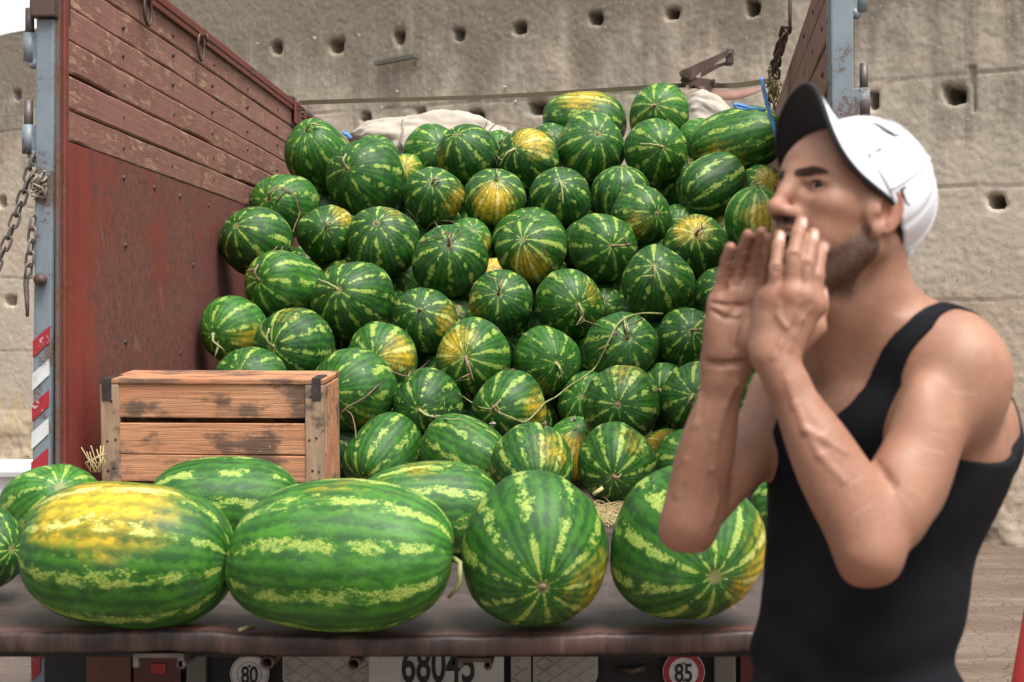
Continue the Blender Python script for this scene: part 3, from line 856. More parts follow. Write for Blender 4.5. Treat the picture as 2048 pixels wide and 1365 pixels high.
# rear lamps, plate and signs, on the beam under the bed
YB = 4.42
tbox("rear_beam", (-1.58, YB + .03, .36), (.84, YB + .12, ZB - .07), M['black'], .01)
def beam(px0, px1, name, mat, z0=.33, dy=0.0, th=.03):
    return tbox(name, ((px0 - VX) / F * YB, YB + dy, z0), ((px1 - VX) / F * YB, YB + .031, .60), M[mat], .006)
beam(172, 262, "amber_lamp", 'lamp_amber'); l2 = beam(266, 362, "red_lamp", 'lamp_red'); beam(372, 412, "clear_lamp", 'lamp_grey')
beam(1428, 1472, "clear_lamp", 'lamp_grey'); beam(1480, 1560, "red_lamp", 'lamp_red')
q = P(318, 1340, YB)
o = tbox("reflector", (q.x - .022, YB - .006, q.z - .012), (q.x + .022, YB - .0005, q.z + .020), M['lamp_bright'], .002)
def tread(px0, px1, round_left, py_low=1385):
    x0, x1 = (px0 - VX) / F * YB, (px1 - VX) / F * YB; zt, zb = .62, H - (py_low - VY) / F * YB
    m = MB(); r = .045; out = []
    sgn = -1 if round_left else 1
    cx = (x0 + r) if round_left else (x1 - r)
    arc = [(cx + sgn * r * math.sin(t), zb + r - r * math.cos(t)) for t in np.linspace(0, math.pi / 2, 8)]
    far = x1 if round_left else x0; near = x0 if round_left else x1
    poly = [(far, zt), (far, zb)] + arc + [(near, zt)]
    k = len(poly); fr = [(a, YB, b) for a, b in poly]; bk = [(a, YB + .012, b) for a, b in poly]
    fs_ = [tuple(range(k)), tuple(range(2 * k - 1, k - 1, -1))] + [(i, i + k, (i + 1) % k + k, (i + 1) % k) for i in range(k)]
    m.add(fr + bk, fs_)
    me = m.mesh("tread_plate", M['tread']); bm = bmesh.new(); bm.from_mesh(me); bmesh.ops.recalc_face_normals(bm, faces=bm.faces); bm.to_mesh(me); bm.free()
    o = tpart_me("tread_plate", me)
    rb = MB()                                             # raised diamond ribs
    for sl in (1, -1):
        for c in np.arange(x0 - .4, x1 + .4, .062):
            pts = []
            for z in np.arange(zb + .002, zt, .006):
                x = c + sl * (z - .5) * 1.55
                inn = x0 + .004 < x < x1 - .004
                if inn and z < zb + r:
                    dxx = (cx - x) * (-sgn) if False else (x - cx) * sgn
                    if dxx > 0 and dxx * dxx + (z - zb - r) ** 2 > (r - .003) ** 2: inn = False
                if inn: pts.append((x, YB - .0005, z))
            if len(pts) > 2: rb.tube([pts[0], pts[-1]], .0022, 6)
    rr = rb.obj("tread_ribs", M['tread'], o)
    return o
tread(565, 738, True); tread(1022, 1062, False, 1420); tread(1066, 1196, False, 1378)
beam(690, 735, "tread_backing", 'tread', dy=.016)
# number plate
a, b = P(738, 1322, YB - .012), P(1008, 1400, YB - .012)
npl = tbox("number_plate", (a.x, YB - .016, b.z), (b.x, YB - .010, .585), M['plate'], .002)
def text(body, size, loc, parent, mat, sx=1.0, name="lettering", bold=.0):
    cu = bpy.data.curves.new(name, 'FONT'); cu.body = body; cu.size = size; cu.align_x = 'CENTER'
    cu.extrude = .0008; cu.offset = bold; cu.resolution_u = 4
    tmp = bpy.data.objects.new(name, cu); COL.objects.link(tmp)
    dg = bpy.context.evaluated_depsgraph_get(); me = bpy.data.meshes.new_from_object(tmp.evaluated_get(dg))
    bpy.data.objects.remove(tmp); me.materials.clear(); me.materials.append(mat)
    o = link(name, me, None, parent); o.rotation_euler = (R(90), 0, 0); o.scale = (sx, 1, 1); o.location = loc
    return o
def on(parent, v): return Vector(v) - (Vector(parent.location) + T0)
text("68045", .150, on(npl, (P(878, 1362, YB).x, YB - .0172, P(0, 1361, YB).z)), npl, M['ink'], .58, bold=.0026)
def speed_sign(px, py, rad, body, red):
    c = P(px, py, YB); m = MB(); m.cyl((c.x, YB - .013, c.z), (c.x, YB - .004, c.z), rad, 40)
    o = tpart("speed_disc", m, M['white_paint'])
    if red:
        m = MB(); n = 40; vs_ = []
        for (y, r) in ((-.0145, rad * .97), (-.0145, rad * .70), (-.0125, rad * .70), (-.0125, rad * .97)):
            for j in range(n):
                t = 2 * math.pi * j / n; vs_.append((c.x + r * math.cos(t), YB + y, c.z + r * math.sin(t)))
        m.add(vs_, [(k * n + j, (k + 1) % 4 * n + j, (k + 1) % 4 * n + (j + 1) % n, k * n + (j + 1) % n) for k in range(4) for j in range(n)])
        tpart("red_ring", m, M['red_mark'], o)
    else:
        for rr in (.94, .63):
            m = MB(); m.tube([(c.x + rad * rr * math.cos(t), YB - .0132, c.z + rad * rr * math.sin(t)) for t in np.linspace(0, 2 * math.pi, 40, endpoint=False)], .0009, 5, closed=True)
            tpart("ring_line", m, M['red_mark'], o)
    t = text(body, rad * 1.22, (c.x, YB - .0147, c.z - rad * .44), o, M['ink'], .72, bold=.0012)
    for dz in (.42, -.42):
        m = MB(); m.tube([(c.x, YB - .012, c.z + dz * rad), (c.x, YB - .019, c.z + dz * rad)], [.004, .003], 8)
        tpart("rivet", m, M['chain'], o)
speed_sign(501, 1347, .0565, "80", False)
speed_sign(1367, 1343, .061, "85", True)
m = MB(); m.tube([P(1235, 1338, YB + .02), P(1262, 1343, YB), P(1290, 1336, YB + .02)], [.008, .010, .008], 8)
tpart("tow_eye", m, M['rust'])
# wheels and cab (mostly hidden)
def wheel(x, y, w=.22, r=.40):
    m = MB(); n = 36; vs_ = []
    pr = [(-w / 2, .22), (-w / 2, r - .03), (-w / 2 + .03, r), (w / 2 - .03, r), (w / 2, r - .03), (w / 2, .22)]
    for (dx, rr) in pr:
        for j in range(n):
            t = 2 * math.pi * j / n; vs_.append((x + dx, y + rr * math.cos(t), r + rr * math.sin(t)))
    fs_ = [(k * n + j, k * n + (j + 1) % n, ((k + 1) % 6) * n + (j + 1) % n, ((k + 1) % 6) * n + j) for k in range(6) for j in range(n)]
    m.add(vs_, fs_, True); o = tpart("wheel", m, M['tyre'])
    m = MB(); m.cyl((x - w * .35, y, r), (x + w * .35, y, r), .215, 24); m.cyl((x - w * .5, y, r), (x + w * .5, y, r), .07, 16)
    tpart("rim", m, M['rust'], o)
for x in (-1.30, .55):
    wheel(x, 6.6); wheel(x, 10.4)
m = MB(); m.box((-1.45, 9.35, .45), (.72, 11.3, 1.45), .06); m.box((-1.40, 9.37, 1.40), (.67, 10.9, 2.28), .12)
cab = tpart("cab", m, M['post'])
tbox("cab_window", (-1.1, 9.360, 1.60), (.37, 9.375, 2.05), M['glass'], 0.003)
# ------------------------------------------------------------------ wooden crate, standing on its long side
YC0, YC1 = 4.68, 4.98
cx0, cx1 = (205 - VX) / F * YC0, (650 - VX) / F * YC0
cz0, cz1 = ZB + .002, H - (764 - VY) / F * YC0
crate = empty("wooden_crate", ((cx0 + cx1) / 2, (YC0 + YC1) / 2, cz0))
tag(crate, "old slatted wooden crate standing on its side by the left side board", "crate")
C0 = Vector(crate.location)
def cbox(name, lo, hi, mat, bev=.004, tilt=0):
    o = boxobj(name, lo, hi, mat, crate, bev); o.location = Vector(o.location) - C0; o.rotation_euler = (0, tilt, 0); return o
def zc(py): return H - (py - VY) / F * YC0
pw = .058
for y0, y1 in ((YC0, YC0 + .026), (YC1 - .026, YC1)):
    cbox("corner_post", (cx0, y0, cz0), (cx0 + pw, y1, cz1 + .006), M['crate_post'], .004)
    cbox("corner_post", (cx1 - pw, y0, cz0), (cx1, y1, cz1 + .004), M['crate_post'], .004)
for (a, b, t) in ((760, 830, .005), (841, 905, .004), (907, 962, .010), (970, 1040, .0)):
    cbox("slat", (cx0 + pw - .004, YC0 + .006, zc(b)), (cx1 - pw + .004, YC0 + .018, zc(a)), M['crate'], .003, t)
for (a, b) in ((772, 832), (846, 900), (912, 965), (975, 1040)):
    cbox("slat", (cx0 + pw - .004, YC1 - .018, zc(b)), (cx1 - pw + .004, YC1 - .006, zc(a)), M['crate'], .003)
for k, (y0, y1) in enumerate(((YC0 + .030, YC0 + .135), (YC0 + .150, YC1 - .030))):
    cbox("end_slat", (cx1 - .016, y0, cz0), (cx1 + .002, y1, cz1), M['crate'], .004)
    cbox("end_slat", (cx0 - .002, y0, cz0), (cx0 + .016, y1, cz1), M['crate'], .004)
for (y0, y1) in ((YC0 - .001, YC0 + .098), (YC0 + .104, YC0 + .192), (YC0 + .200, YC1 + .001)):
    cbox("top_slat", (cx0 + .012, y0, cz1 + .006), (cx1 + .001, y1, cz1 + .022), M['crate'], .004, .004)
cbox("top_slat", (cx0 + .012, YC0, cz0 + .001), (cx1 - .012, YC1, cz0 + .015), M['crate'], .003)
for x0, x1 in ((cx0 + .006, cx0 + .036), (cx1 - .036, cx1 - .008)):
    cbox("corner_band", (x0, YC0 - .003, cz1 - .045), (x1, YC0 - .0005, cz1 + .022), M['strap_iron'], .001)
    cbox("corner_band", (x0, YC0 - .003, cz1 + .0225), (x1, YC0 + .12, cz1 + .0255), M['strap_iron'], .001)

nm_ = MB(); nm_.tube([(0, 0, 0), (0, -.0016, 0)], [.0042, .0034], 8); nail_me = nm_.mesh("nail", M['strap_iron'])
for py in (790, 872, 935):
    for x in (cx0 + pw * .35, cx0 + pw * .7, cx1 - pw * .35, cx1 - pw * .7):
        o = link("nail", nail_me, None, crate); o.location = Vector((x + random.uniform(-.006, .006), YC0 - .0005, zc(py + random.uniform(-5, 5)))) - C0
crate.rotation_euler = (R(3.6), 0, 0); crate.location.z += .010; crate.scale = (1, 1, .972)
# ------------------------------------------------------------------ watermelons
def melon_mesh(seed, nu=56, nv=36, e=1.0):
    rs = np.random.RandomState(seed)
    u = np.linspace(0, 2 * np.pi, nu, endpoint=False); v = np.linspace(0, np.pi, nv)
    uu, vv = np.meshgrid(u, v)
    n = np.stack([np.sin(vv) * np.cos(uu), np.sin(vv) * np.sin(uu), np.cos(vv)], -1)
    sh = (np.sin(vv) ** (2 / e) + np.abs(np.cos(vv)) ** (2 / e)) ** (-e / 2) if e < 1 else np.ones_like(vv)
    r = np.ones_like(uu)
    for _ in range(5):
        d = rs.randn(3); d /= np.linalg.norm(d)
        r += rs.uniform(-.028, .028) * np.cos(rs.uniform(1.2, 2.6) * (n @ d) * 2 + rs.uniform(0, 6))
    r += .007 * np.cos(uu * 10 + rs.uniform(0, 6)) * np.sin(vv) ** 2
    r -= .040 * np.exp(-(vv / .13) ** 2) + .022 * np.exp(-((np.pi - vv) / .10) ** 2)
    r *= 1 + .02 * np.cos(2 * vv) * rs.uniform(-1, 1)
    V = n * (r * sh)[..., None]
    pts = [V[0, 0]] + list(V[1:-1].reshape(-1, 3)) + [V[-1, 0]]
    fs = []
    for j in range(nu): fs.append((0, 1 + j, 1 + (j + 1) % nu))
    for i in range(nv - 3):
        for j in range(nu):
            a = 1 + i * nu + j; b = 1 + i * nu + (j + 1) % nu
            fs.append((a, a + nu, b + nu, b))
    last = len(pts) - 1; o = 1 + (nv - 3) * nu
    for j in range(nu): fs.append((last, o + (j + 1) % nu, o + j))
    m = MB(); m.add(pts, fs, True)
    return m.mesh("watermelon", M['melon'])
MELON = [melon_mesh(s) for s in range(6)]
MELON_LONG = [melon_mesh(20 + s, 72, 48, .80) for s in range(4)]

def set_melon(o, tone, stripe, count, yel, ydir_w):
    q = o.rotation_euler.to_quaternion().inverted() if o.rotation_mode != 'QUATERNION' else o.rotation_quaternion.inverted()
    d = q @ Vector(ydir_w); d = Vector((d.x / o.scale.x, d.y / o.scale.y, d.z / o.scale.z)).normalized()
    o['rind_tone'] = float(tone); o['rind_stripe'] = float(stripe); o['rind_count'] = float(count); o['rind_yellow'] = float(yel)
    o['yellow_x'], o['yellow_y'], o['yellow_z'] = float(d.x), float(d.y), float(d.z)

def pole_vec(dx, dy, front=True):
    """direction in space of a point on a ball whose picture offset is (dx, dy) radii"""
    k = math.sqrt(max(0.0, 1 - min(1.0, dx * dx + dy * dy)))
    return Vector((dx, -k if front else k, -dy)).normalized()

def add_stem(o, kind, r, drape, length, dry):
    """stem or blossom scar as a child piece, in the melon's own (unscaled) space"""
    inv = Matrix.Diagonal((1 / o.scale.x, 1 / o.scale.y, 1 / o.scale.z)).to_4x4()
    top = .955 * o.scale.z
    rs = random.Random(hash((round(o.location.x, 3), round(o.location.z, 3))) & 0xffff)
    m = MB()
    if kind == 'S':
        q = o.rotation_quaternion.inverted()
        g = q @ Vector((drape[0], -.12, -drape[1])); g = Vector((g.x, g.y, 0))
        g = g.normalized() if g.length > .05 else Vector((1, 0, 0))
        side = Vector((-g.y, g.x, 0)) * rs.uniform(-.25, .25)
        L = length * r; pts = []; rad = []
        n = 9
        for k in range(n + 1):
            t = k / n
            out = .30 * r * math.sin(min(t * 2.2, 1.5)) - .18 * r * max(0, t - .45) * L / r
            run = L * (t ** 1.35)
            # stay outside the rind
            p = g * run + side * (L * t * t) + Vector((0, 0, 0))
            sur = top - o.scale.z * (1 - math.sqrt(max(0.05, 1 - min(.95, (run / o.scale.x) ** 2))))
            p.z = max(sur + .010, top + out - .03 * r)  if t > .02 else top - .01
            if t > .5: p.z = max(sur + .009, p.z - (t - .5) * .25 * r)
            pts.append(p + Vector((rs.uniform(-.002, .002), rs.uniform(-.002, .002), 0)))
            rad.append((.0085 if k == 0 else .0058) * (1 - .38 * t) * (r / .14) ** .5)
        rad[0] *= 1.5; rad[1] *= 1.15
        m.tube(pts, rad, 8)
        nm = "stem"
        if rs.random() < .55:
            m.tube([pts[-3], pts[-3] + side * .3 + Vector((rs.uniform(-.02, .02), rs.uniform(-.02, .02), .012)), pts[-2] + Vector((rs.uniform(-.035, .035), rs.uniform(-.035, .035), .006))], [.0032, .0026, .0012], 6)
        mt = M['dry_stem'] if dry else M['stem']
    else:
        m.tube([(0, 0, top - .006), (0, 0, top + .002), (0, 0, top + .004)], [.0085, .0075, .003], 10)
        nm = "blossom_scar"; mt = M['scar']
    me = m.mesh(nm, mt); s = link(nm, me, None, o); s.matrix_local = inv
    return s

# picture x, y, mean radius (px), elongation, pole dx, dy, kind (S stem, B blossom end, N none seen),
# yellow strength, yellow dx, dy, tone, stripe, stem drape dx, dy, length, dry, depth push, label
ML = [
 (640,318,63,1.24,-.20,-.62,'S',0,0,0,.55,.35,.8,-.3,.45,0,0,"tall dark watermelon leaning on the red planks, topmost on the left, stem on its crown"),
 (733,361,74,1.06,-.36,-.20,'S',0,0,0,.30,.20,.1,-1,.35,0,0,"big dull green watermelon beside the tall one on the planks, short upright stem"),
 (752,318,48,1.0,.1,-.5,'N',0,0,0,.55,.45,0,1,.3,0,.25,"watermelon half hidden behind the big dull one at upper left"),
 (806,350,42,1.0,.2,-.2,'N',.55,.2,-.4,.95,1.0,0,1,.3,0,.3,"pale yellowish watermelon peeping out below the white sack"),
 (866,309,57,1.02,.35,-.2,'N',0,0,0,.50,.65,0,1,.3,0,.15,"watermelon with white blotches in front of the white sack"),
 (936,308,58,1.05,-.32,-.50,'B',.30,-.9,.2,.25,.55,0,1,.3,0,0,"dark watermelon with streaky pale left side, touching the blotched one before the sack"),
 (997,303,40,1.0,.1,-.3,'S',0,0,0,.9,.2,.4,-.3,.4,0,.3,"small bright green watermelon squeezed under a dry twig near the sack"),
 (1055,320,58,1.02,-.40,-.26,'S',.62,.25,-.62,.22,.5,-.5,.8,.75,0,0,"watermelon with yellow crown and long bent stem, in the upper middle"),
 (1105,292,45,1.0,0,-.4,'N',0,0,0,.35,.25,0,1,.3,0,.3,"plain watermelon tucked behind the yellow crowned one"),
 (1168,246,62,1.30,.98,.10,'N',.55,.0,-.80,.35,.65,0,1,.3,0,.35,"oblong watermelon with yellow back lying on top of the heap below the strap"),
 (1181,296,66,1.02,.20,-.30,'B',.25,-.9,-.3,.40,.5,0,1,.3,1,0,"large watermelon under the oblong yellow backed one, brown button facing out"),
 (1319,230,59,1.0,-.20,-.18,'S',.32,-.75,.45,.62,.75,-.3,.2,.28,1,.2,"highest watermelon on the right, just under the rusty ratchet"),
 (1311,301,62,1.02,.16,.02,'S',0,0,0,.50,.60,-1,-.25,.70,0,0,"striped watermelon straight below the highest one, stem pointing left"),
 (1400,280,44,1.0,.2,-.4,'N',.1,0,-.5,.85,.35,0,1,.3,0,.3,"light green watermelon below the grey sack, half hidden"),
 (1384,300,38,1.0,.1,.1,'N',0,0,0,.25,.4,0,1,.3,0,.45,"dark little watermelon in the gap left of the huge oblong one"),
 (1478,284,66,1.36,.93,-.22,'N',.45,-.62,.60,.55,.60,0,1,.3,0,-.1,"huge oblong watermelon touched by the hanging blue rope"),
 (1425,373,60,1.18,-.76,.52,'B',.12,.2,.9,.22,.75,0,1,.3,0,0,"oblong watermelon with fine radiating stripes at its lower left end"),
 (1375,374,56,1.05,.1,-.3,'N',0,0,0,.35,.60,0,1,.3,0,.3,"dark watermelon behind the oblong finely striped one"),
 (1522,378,46,1.0,.2,-.3,'N',.6,.25,-.3,.4,.5,0,1,.3,0,.25,"yellow mottled watermelon close to the man's eye"),
 (1517,443,63,1.10,-.05,-.94,'S',.62,.05,.1,1.0,1.3,-.5,.2,.3,0,0,"pale olive watermelon with broad cream stripes beside the man's nose"),
 (569,412,65,1.03,-.25,-.10,'S',.25,-.95,.4,.55,.55,.3,-.5,.45,1,.1,"watermelon against the planks with a dried vine across it"),
 (866,392,59,1.0,.06,-.32,'S',.52,.88,.25,.30,.45,.3,-.2,.28,1,0,"watermelon with yellow right side and curled stem, below the blotched one"),
 (989,398,59,1.0,.12,-.55,'S',.66,.05,.18,.30,.40,0,-.9,.35,0,0,"watermelon with a bright yellow patch in the middle of its face"),
 (1122,394,58,1.0,.0,-.42,'S',0,0,0,.18,.25,.1,1,.85,0,0,"dark plain watermelon with a long stem hanging straight down"),
 (1242,391,58,1.0,.0,-.9,'N',0,0,0,.28,.40,0,1,.3,0,.12,"dark watermelon with light flecks below the stem-left striped one"),
 (1285,433,58,1.0,.45,-.03,'B',.40,-.30,.45,.32,.35,0,1,.3,0,-.1,"bluish watermelon with a stub navel and small yellow smear, in front of the flecked one"),
 (514,482,70,1.02,-.36,-.34,'B',0,0,0,.28,.60,0,1,.3,0,0,"watermelon pressed against the red steel sheet, uppermost of those on the sheet"),
 (655,470,57,1.02,.10,-.14,'S',.48,.70,-.65,.25,.50,.3,-.6,.25,1,0,"watermelon with yellow upper right shoulder, right of the one on the steel sheet"),
 (766,487,70,1.04,-.06,-.50,'B',.25,.35,-.85,.20,.42,0,1,.3,0,0,"large dark watermelon with faint yellow crown, left of the vine covered one"),
 (900,523,72,1.02,.05,-.38,'S',.0,-.6,.5,.30,.35,.1,-.8,.28,1,0,"watermelon with thin dry vines sprawling over its top"),
 (937,482,44,1.0,.3,-.4,'N',.40,.85,.2,.65,.35,0,1,.3,0,.2,"watermelon with yellow green edge, mostly behind the vine covered one"),
 (1058,488,70,1.0,.0,-.6,'N',0,0,0,.40,.35,0,1,.3,0,.2,"watermelon whose rim shows round the golden bottomed one"),
 (1062,502,67,1.0,-.20,-.26,'B',.60,.05,.62,.28,1.0,0,1,.3,0,-.1,"golden bottomed watermelon with bold cream rays, middle of the heap"),
 (1205,496,66,1.02,.25,.0,'S',.10,.6,-.6,.38,.68,1,.0,.55,1,0,"grey green watermelon with brown stem pointing right"),
 (1178,492,52,1.0,.4,-.5,'N',0,0,0,.35,.2,0,1,.3,0,.25,"watermelon mostly behind the one with the brown stem pointing right"),
 (1392,492,62,1.0,-.08,-.32,'S',.55,-.22,-.62,.32,.5,.9,-.5,.30,1,0,"watermelon with golden orange crown and hooked brown stem"),
 (1357,455,44,1.0,.0,-.3,'N',0,0,0,.3,.3,0,1,.3,0,.3,"dark watermelon in the gap above the golden orange crowned one"),
 (572,571,66,1.20,-.50,-.10,'S',.38,-.92,-.35,.65,.80,.1,-1,.45,1,-.05,"oblong light striped watermelon with forked dry stem and scabbed flank"),
 (707,602,79,1.0,-.22,-.24,'S',0,0,0,.25,.48,-.75,-.65,.55,0,-.05,"very large dark watermelon with stem pointing up left"),
 (688,566,46,1.0,.2,-.5,'N',.35,.3,-.7,.6,.5,0,1,.3,0,.25,"watermelon with a yellowish cap peeping over the very large dark one"),
 (618,532,42,1.0,.1,-.4,'N',0,0,0,.35,.4,0,1,.3,0,.3,"dark watermelon in shade behind the oblong light striped one"),
 (851,642,64,1.0,-.08,-.32,'S',.42,.80,.05,.18,.50,.5,.3,.20,1,0,"dark watermelon with yellow mottled right side and brown stub"),
 (1003,606,63,1.0,-.03,-.26,'S',.40,-.92,.15,.25,.38,.35,-.85,.45,1,0,"watermelon with a smooth cream yellow patch on its left cheek"),
 (988,562,42,1.0,.0,-.6,'N',1.0,.0,-.5,.6,.5,0,1,.3,0,.25,"yellow topped watermelon in the gap below the golden bottomed one"),
 (1138,608,69,1.0,.26,.03,'S',.30,.75,-.35,.38,.45,.5,.9,.45,0,0,"watermelon with yellow right shoulder and green stem pointing down right"),
 (1313,567,72,1.0,-.10,-.42,'S',0,0,0,.28,.55,.2,.9,.45,0,0,"large dark watermelon with white tipped stripes, left of the man's hands"),
 (1442,592,54,1.0,.0,-.4,'N',0,0,0,.22,.40,0,1,.3,0,.05,"dark watermelon partly behind the man's raised palm"),
 (468,661,65,1.03,-.40,.12,'S',.42,.62,.30,.75,.50,.8,.6,.60,0,0,"light green watermelon at the left edge of the heap, stem drooping right"),
 (590,693,77,1.0,-.38,.0,'S',.20,-.1,-.85,.22,.68,-.3,-1,.45,0,-.05,"watermelon with bold rays right of the light green one at the left edge"),
 (762,717,69,1.0,-.08,-.05,'S',.50,.62,-.15,.48,.85,.4,.8,.35,0,0,"watermelon with yellow rays and vine trailing right, beneath the very large dark one"),
 (946,716,75,1.0,-.12,-.05,'S',.48,-.48,-.45,.45,1.0,.5,.85,.62,1,-.05,"yellow and green rayed watermelon in the lower middle, long straight stem"),
 (1093,723,66,1.0,.30,.02,'S',.42,-.25,.85,.55,.30,.45,.9,.50,0,0,"smooth green watermelon with yellow underside and fat curved stem"),
 (1243,696,69,1.0,.15,-.28,'S',.0,0,0,.35,.40,-.2,-1,.40,0,0,"watermelon crossed by a long green vine, right of the smooth one"),
 (1378,681,62,1.0,.02,-.30,'S',0,0,0,.22,.50,.7,.3,.18,1,.05,"dark watermelon with small brown stem left of the man's wrist"),
 (502,772,74,1.0,-.1,-.4,'N',0,0,0,.38,.40,0,1,.3,0,.0,"dull bluish watermelon rising behind the crate's left half"),
 (707,784,81,1.0,-.42,-.05,'N',.25,.40,.70,.50,.42,0,1,.3,0,-.05,"large watermelon right behind the crate's right corner"),
 (855,812,70,1.0,-.12,.06,'S',0,0,0,.20,.32,.85,.6,.60,0,.0,"dark watermelon with thick pale green forked stem"),
 (1020,815,70,1.0,-.40,.05,'S',.48,.85,.05,.38,.65,.6,-.8,.35,1,.0,"watermelon with yellow right rim tangled in the long vine"),
 (1180,808,60,1.0,-.3,-.3,'N',0,0,0,.60,.40,0,1,.3,0,.2,"green watermelon half behind the big ray striped one with a button"),
 (1243,812,76,1.0,-.12,-.08,'B',.32,.05,-.92,.30,.72,0,1,.3,0,-.1,"big ray striped watermelon with pale button and yellow crown"),
 (1327,778,50,1.0,-.2,.0,'S',0,0,0,.35,.5,.4,.3,.2,1,.25,"small watermelon wedged left of the man's forearm above the big rayed one"),
 (1391,795,68,1.0,-.15,-.10,'S',0,0,0,.35,.42,-.5,.9,.3,0,.0,"watermelon cut by the outline of the man's near forearm"),
 (1520,788,44,1.0,.2,-.2,'N',0,0,0,.55,.85,0,1,.3,0,.1,"watermelon seen in the gap between the man's two forearms"),
 (1455,838,60,1.0,0,-.4,'N',0,0,0,.2,.35,0,1,.3,0,.2,"shaded watermelon below the gap between the man's forearms"),
 (1152,902,64,1.0,.1,-.8,'N',.85,.0,.25,.9,.40,0,1,.3,0,.15,"lime and yellow watermelon squeezed between two striped ones on the bed floor"),
 (1332,908,50,1.0,.0,-.5,'N',.9,-.1,-.4,.5,.6,0,1,.3,0,.15,"ochre watermelon showing between the bottom row and the forearm"),
 (768,908,70,1.22,-.38,.50,'S',0,0,0,.50,.68,.0,.6,.22,0,0,"oblong watermelon on the bed floor next to the crate, short pale stem"),
 (932,910,74,1.22,.84,.42,'N',.15,.1,-.9,.58,.62,0,1,.3,0,0,"oblong watermelon second from the crate in the bottom row"),
 (1066,928,79,1.02,.15,.55,'N',.40,.55,-.45,.42,.80,0,1,.3,0,0,"watermelon with yellow upper right in the bottom row, behind the round blossom ended one"),
 (1230,928,77,1.02,-.06,.22,'S',.30,.45,-.65,.38,.60,.8,-.3,.22,1,0,"bottom row watermelon with brown stub pointing right above the straw"),
 (1374,928,66,1.0,.1,-.2,'N',0,0,0,.60,.70,0,1,.3,0,0,"bottom row watermelon partly behind the man's elbow"),
 (1572,900,70,1.0,.0,-.2,'N',0,0,0,.25,.40,0,1,.3,0,0,"watermelon just left of the black tank top, above the tailgate"),
]
 # dark ones filling gaps
_G = [(1228,575,58,.30),(1090,560,48,.35),(905,600,52,.30),(660,545,46,.30),(800,560,50,.35),(1265,640,52,.35),(1120,675,50,.35),(890,745,50,.3),(1010,690,46,.35),(1150,440,46,.35),(1300,520,50,.35),(880,450,44,.35),(700,660,46,.35),(640,640,46,.4),(1200,620,50,.4),(770,620,46,.35)]
for _a, _b, _r, _p in _G:
    ML.append((_a,_b,_r,1.0,.1,-.3,'N',0,0,0,.25,.4,0,1,.3,0,_p,"watermelon deep in the heap, showing only through a dark gap"))
yk = [980, 920, 810, 700, 600, 480, 390, 300, 225]; dk_ = [5.35, 5.40, 5.75, 6.05, 6.35, 6.70, 7.05, 7.40, 7.65]
def base_depth(cy): return float(np.interp(cy, yk[::-1], dk_[::-1]))
n = len(ML)
ray = np.array([[(m[0] - VX) / F, 1.0, -(m[1] - VY) / F] for m in ML])
rp = np.array([m[2] * 1.04 / F * (m[3] ** .33) for m in ML])
Yb = np.array([base_depth(m[1]) + m[16] for m in ML])
on_floor = [m[1] > 880 and m[0] < 1600 for m in ML]
for i, m in enumerate(ML):
    if m[1] >= 900:
        Yb[i] = max(5.22, min(5.9, .613 / (rp[i] - ray[i, 2]) ))
Yd_ = Yb.copy()
for it in range(500):
    Pp = ray * Yd_[:, None]; rr = rp * Yd_
    D = Pp[:, None] - Pp[None]; dist = np.linalg.norm(D, axis=2) + np.eye(n) * 9
    pen = np.maximum(0, (rr[:, None] + rr[None]) * .955 - dist)
    mv = np.zeros(n)
    for i, j in zip(*np.where(np.triu(pen, 1) > 0)):
        dy = Yd_[i] - Yd_[j]
        if abs(dy) < 1e-3: dy = (1 if ML[i][1] < ML[j][1] else -1)
        s = math.copysign(pen[i, j] * .45, dy); mv[i] += s; mv[j] -= s
    Yd_ += np.clip(mv, -.03, .03) * .6 + (Yb - Yd_) * .012
    # stay inside the bed
    lim = (1.563) / (-(ray[:, 0] - rp)); lim[lim < 0] = 99
    Yd_ = np.minimum(Yd_, np.maximum(lim, 5.6))
    flo = (.611) / np.maximum(1e-6, rp - ray[:, 2]); flo[(rp - ray[:, 2]) <= 0] = 99
    Yd_ = np.minimum(Yd_, flo)
melon_at = []
def make_melon(mesh, loc, r_cross, r_axis, pole, spin, name="watermelon"):
    o = link(name, mesh); o.rotation_mode = 'QUATERNION'
    o.rotation_quaternion = Vector(pole).to_track_quat('Z', 'Y') @ Quaternion((0, 0, 1), spin)
    o.scale = (r_cross, r_cross, r_axis); o.location = loc
    return o
rs = random.Random(21)
for i, m in enumerate(ML):
    (cx, cy, r, el, dx, dy, kind, yel, yx, yy, tone, stripe, sdx, sdy, sl, dry, push, label) = m
    Y = Yd_[i]; rw = r * 1.04 / F * Y
    o = make_melon(MELON[i % 6] if el < 1.15 else MELON_LONG[i % 4], P(cx, cy, Y), rw * (1.0 if el < 1.15 else .97), rw * el, pole_vec(dx, dy), rs.uniform(0, 6.28))
    set_melon(o, tone, stripe, rs.choice((9, 10, 11)) if el < 1.15 else rs.choice((9, 10)), yel, pole_vec(yx, yy))
    tag(o, label, "watermelon", "watermelons inside the heap" if 'deep in the heap' in label else "watermelons heaped in the truck bed")
    if kind in 'SB': add_stem(o, kind, rw, (sdx, sdy), sl, dry)
    melon_at.append((o.location.copy(), rw * el ** .5))
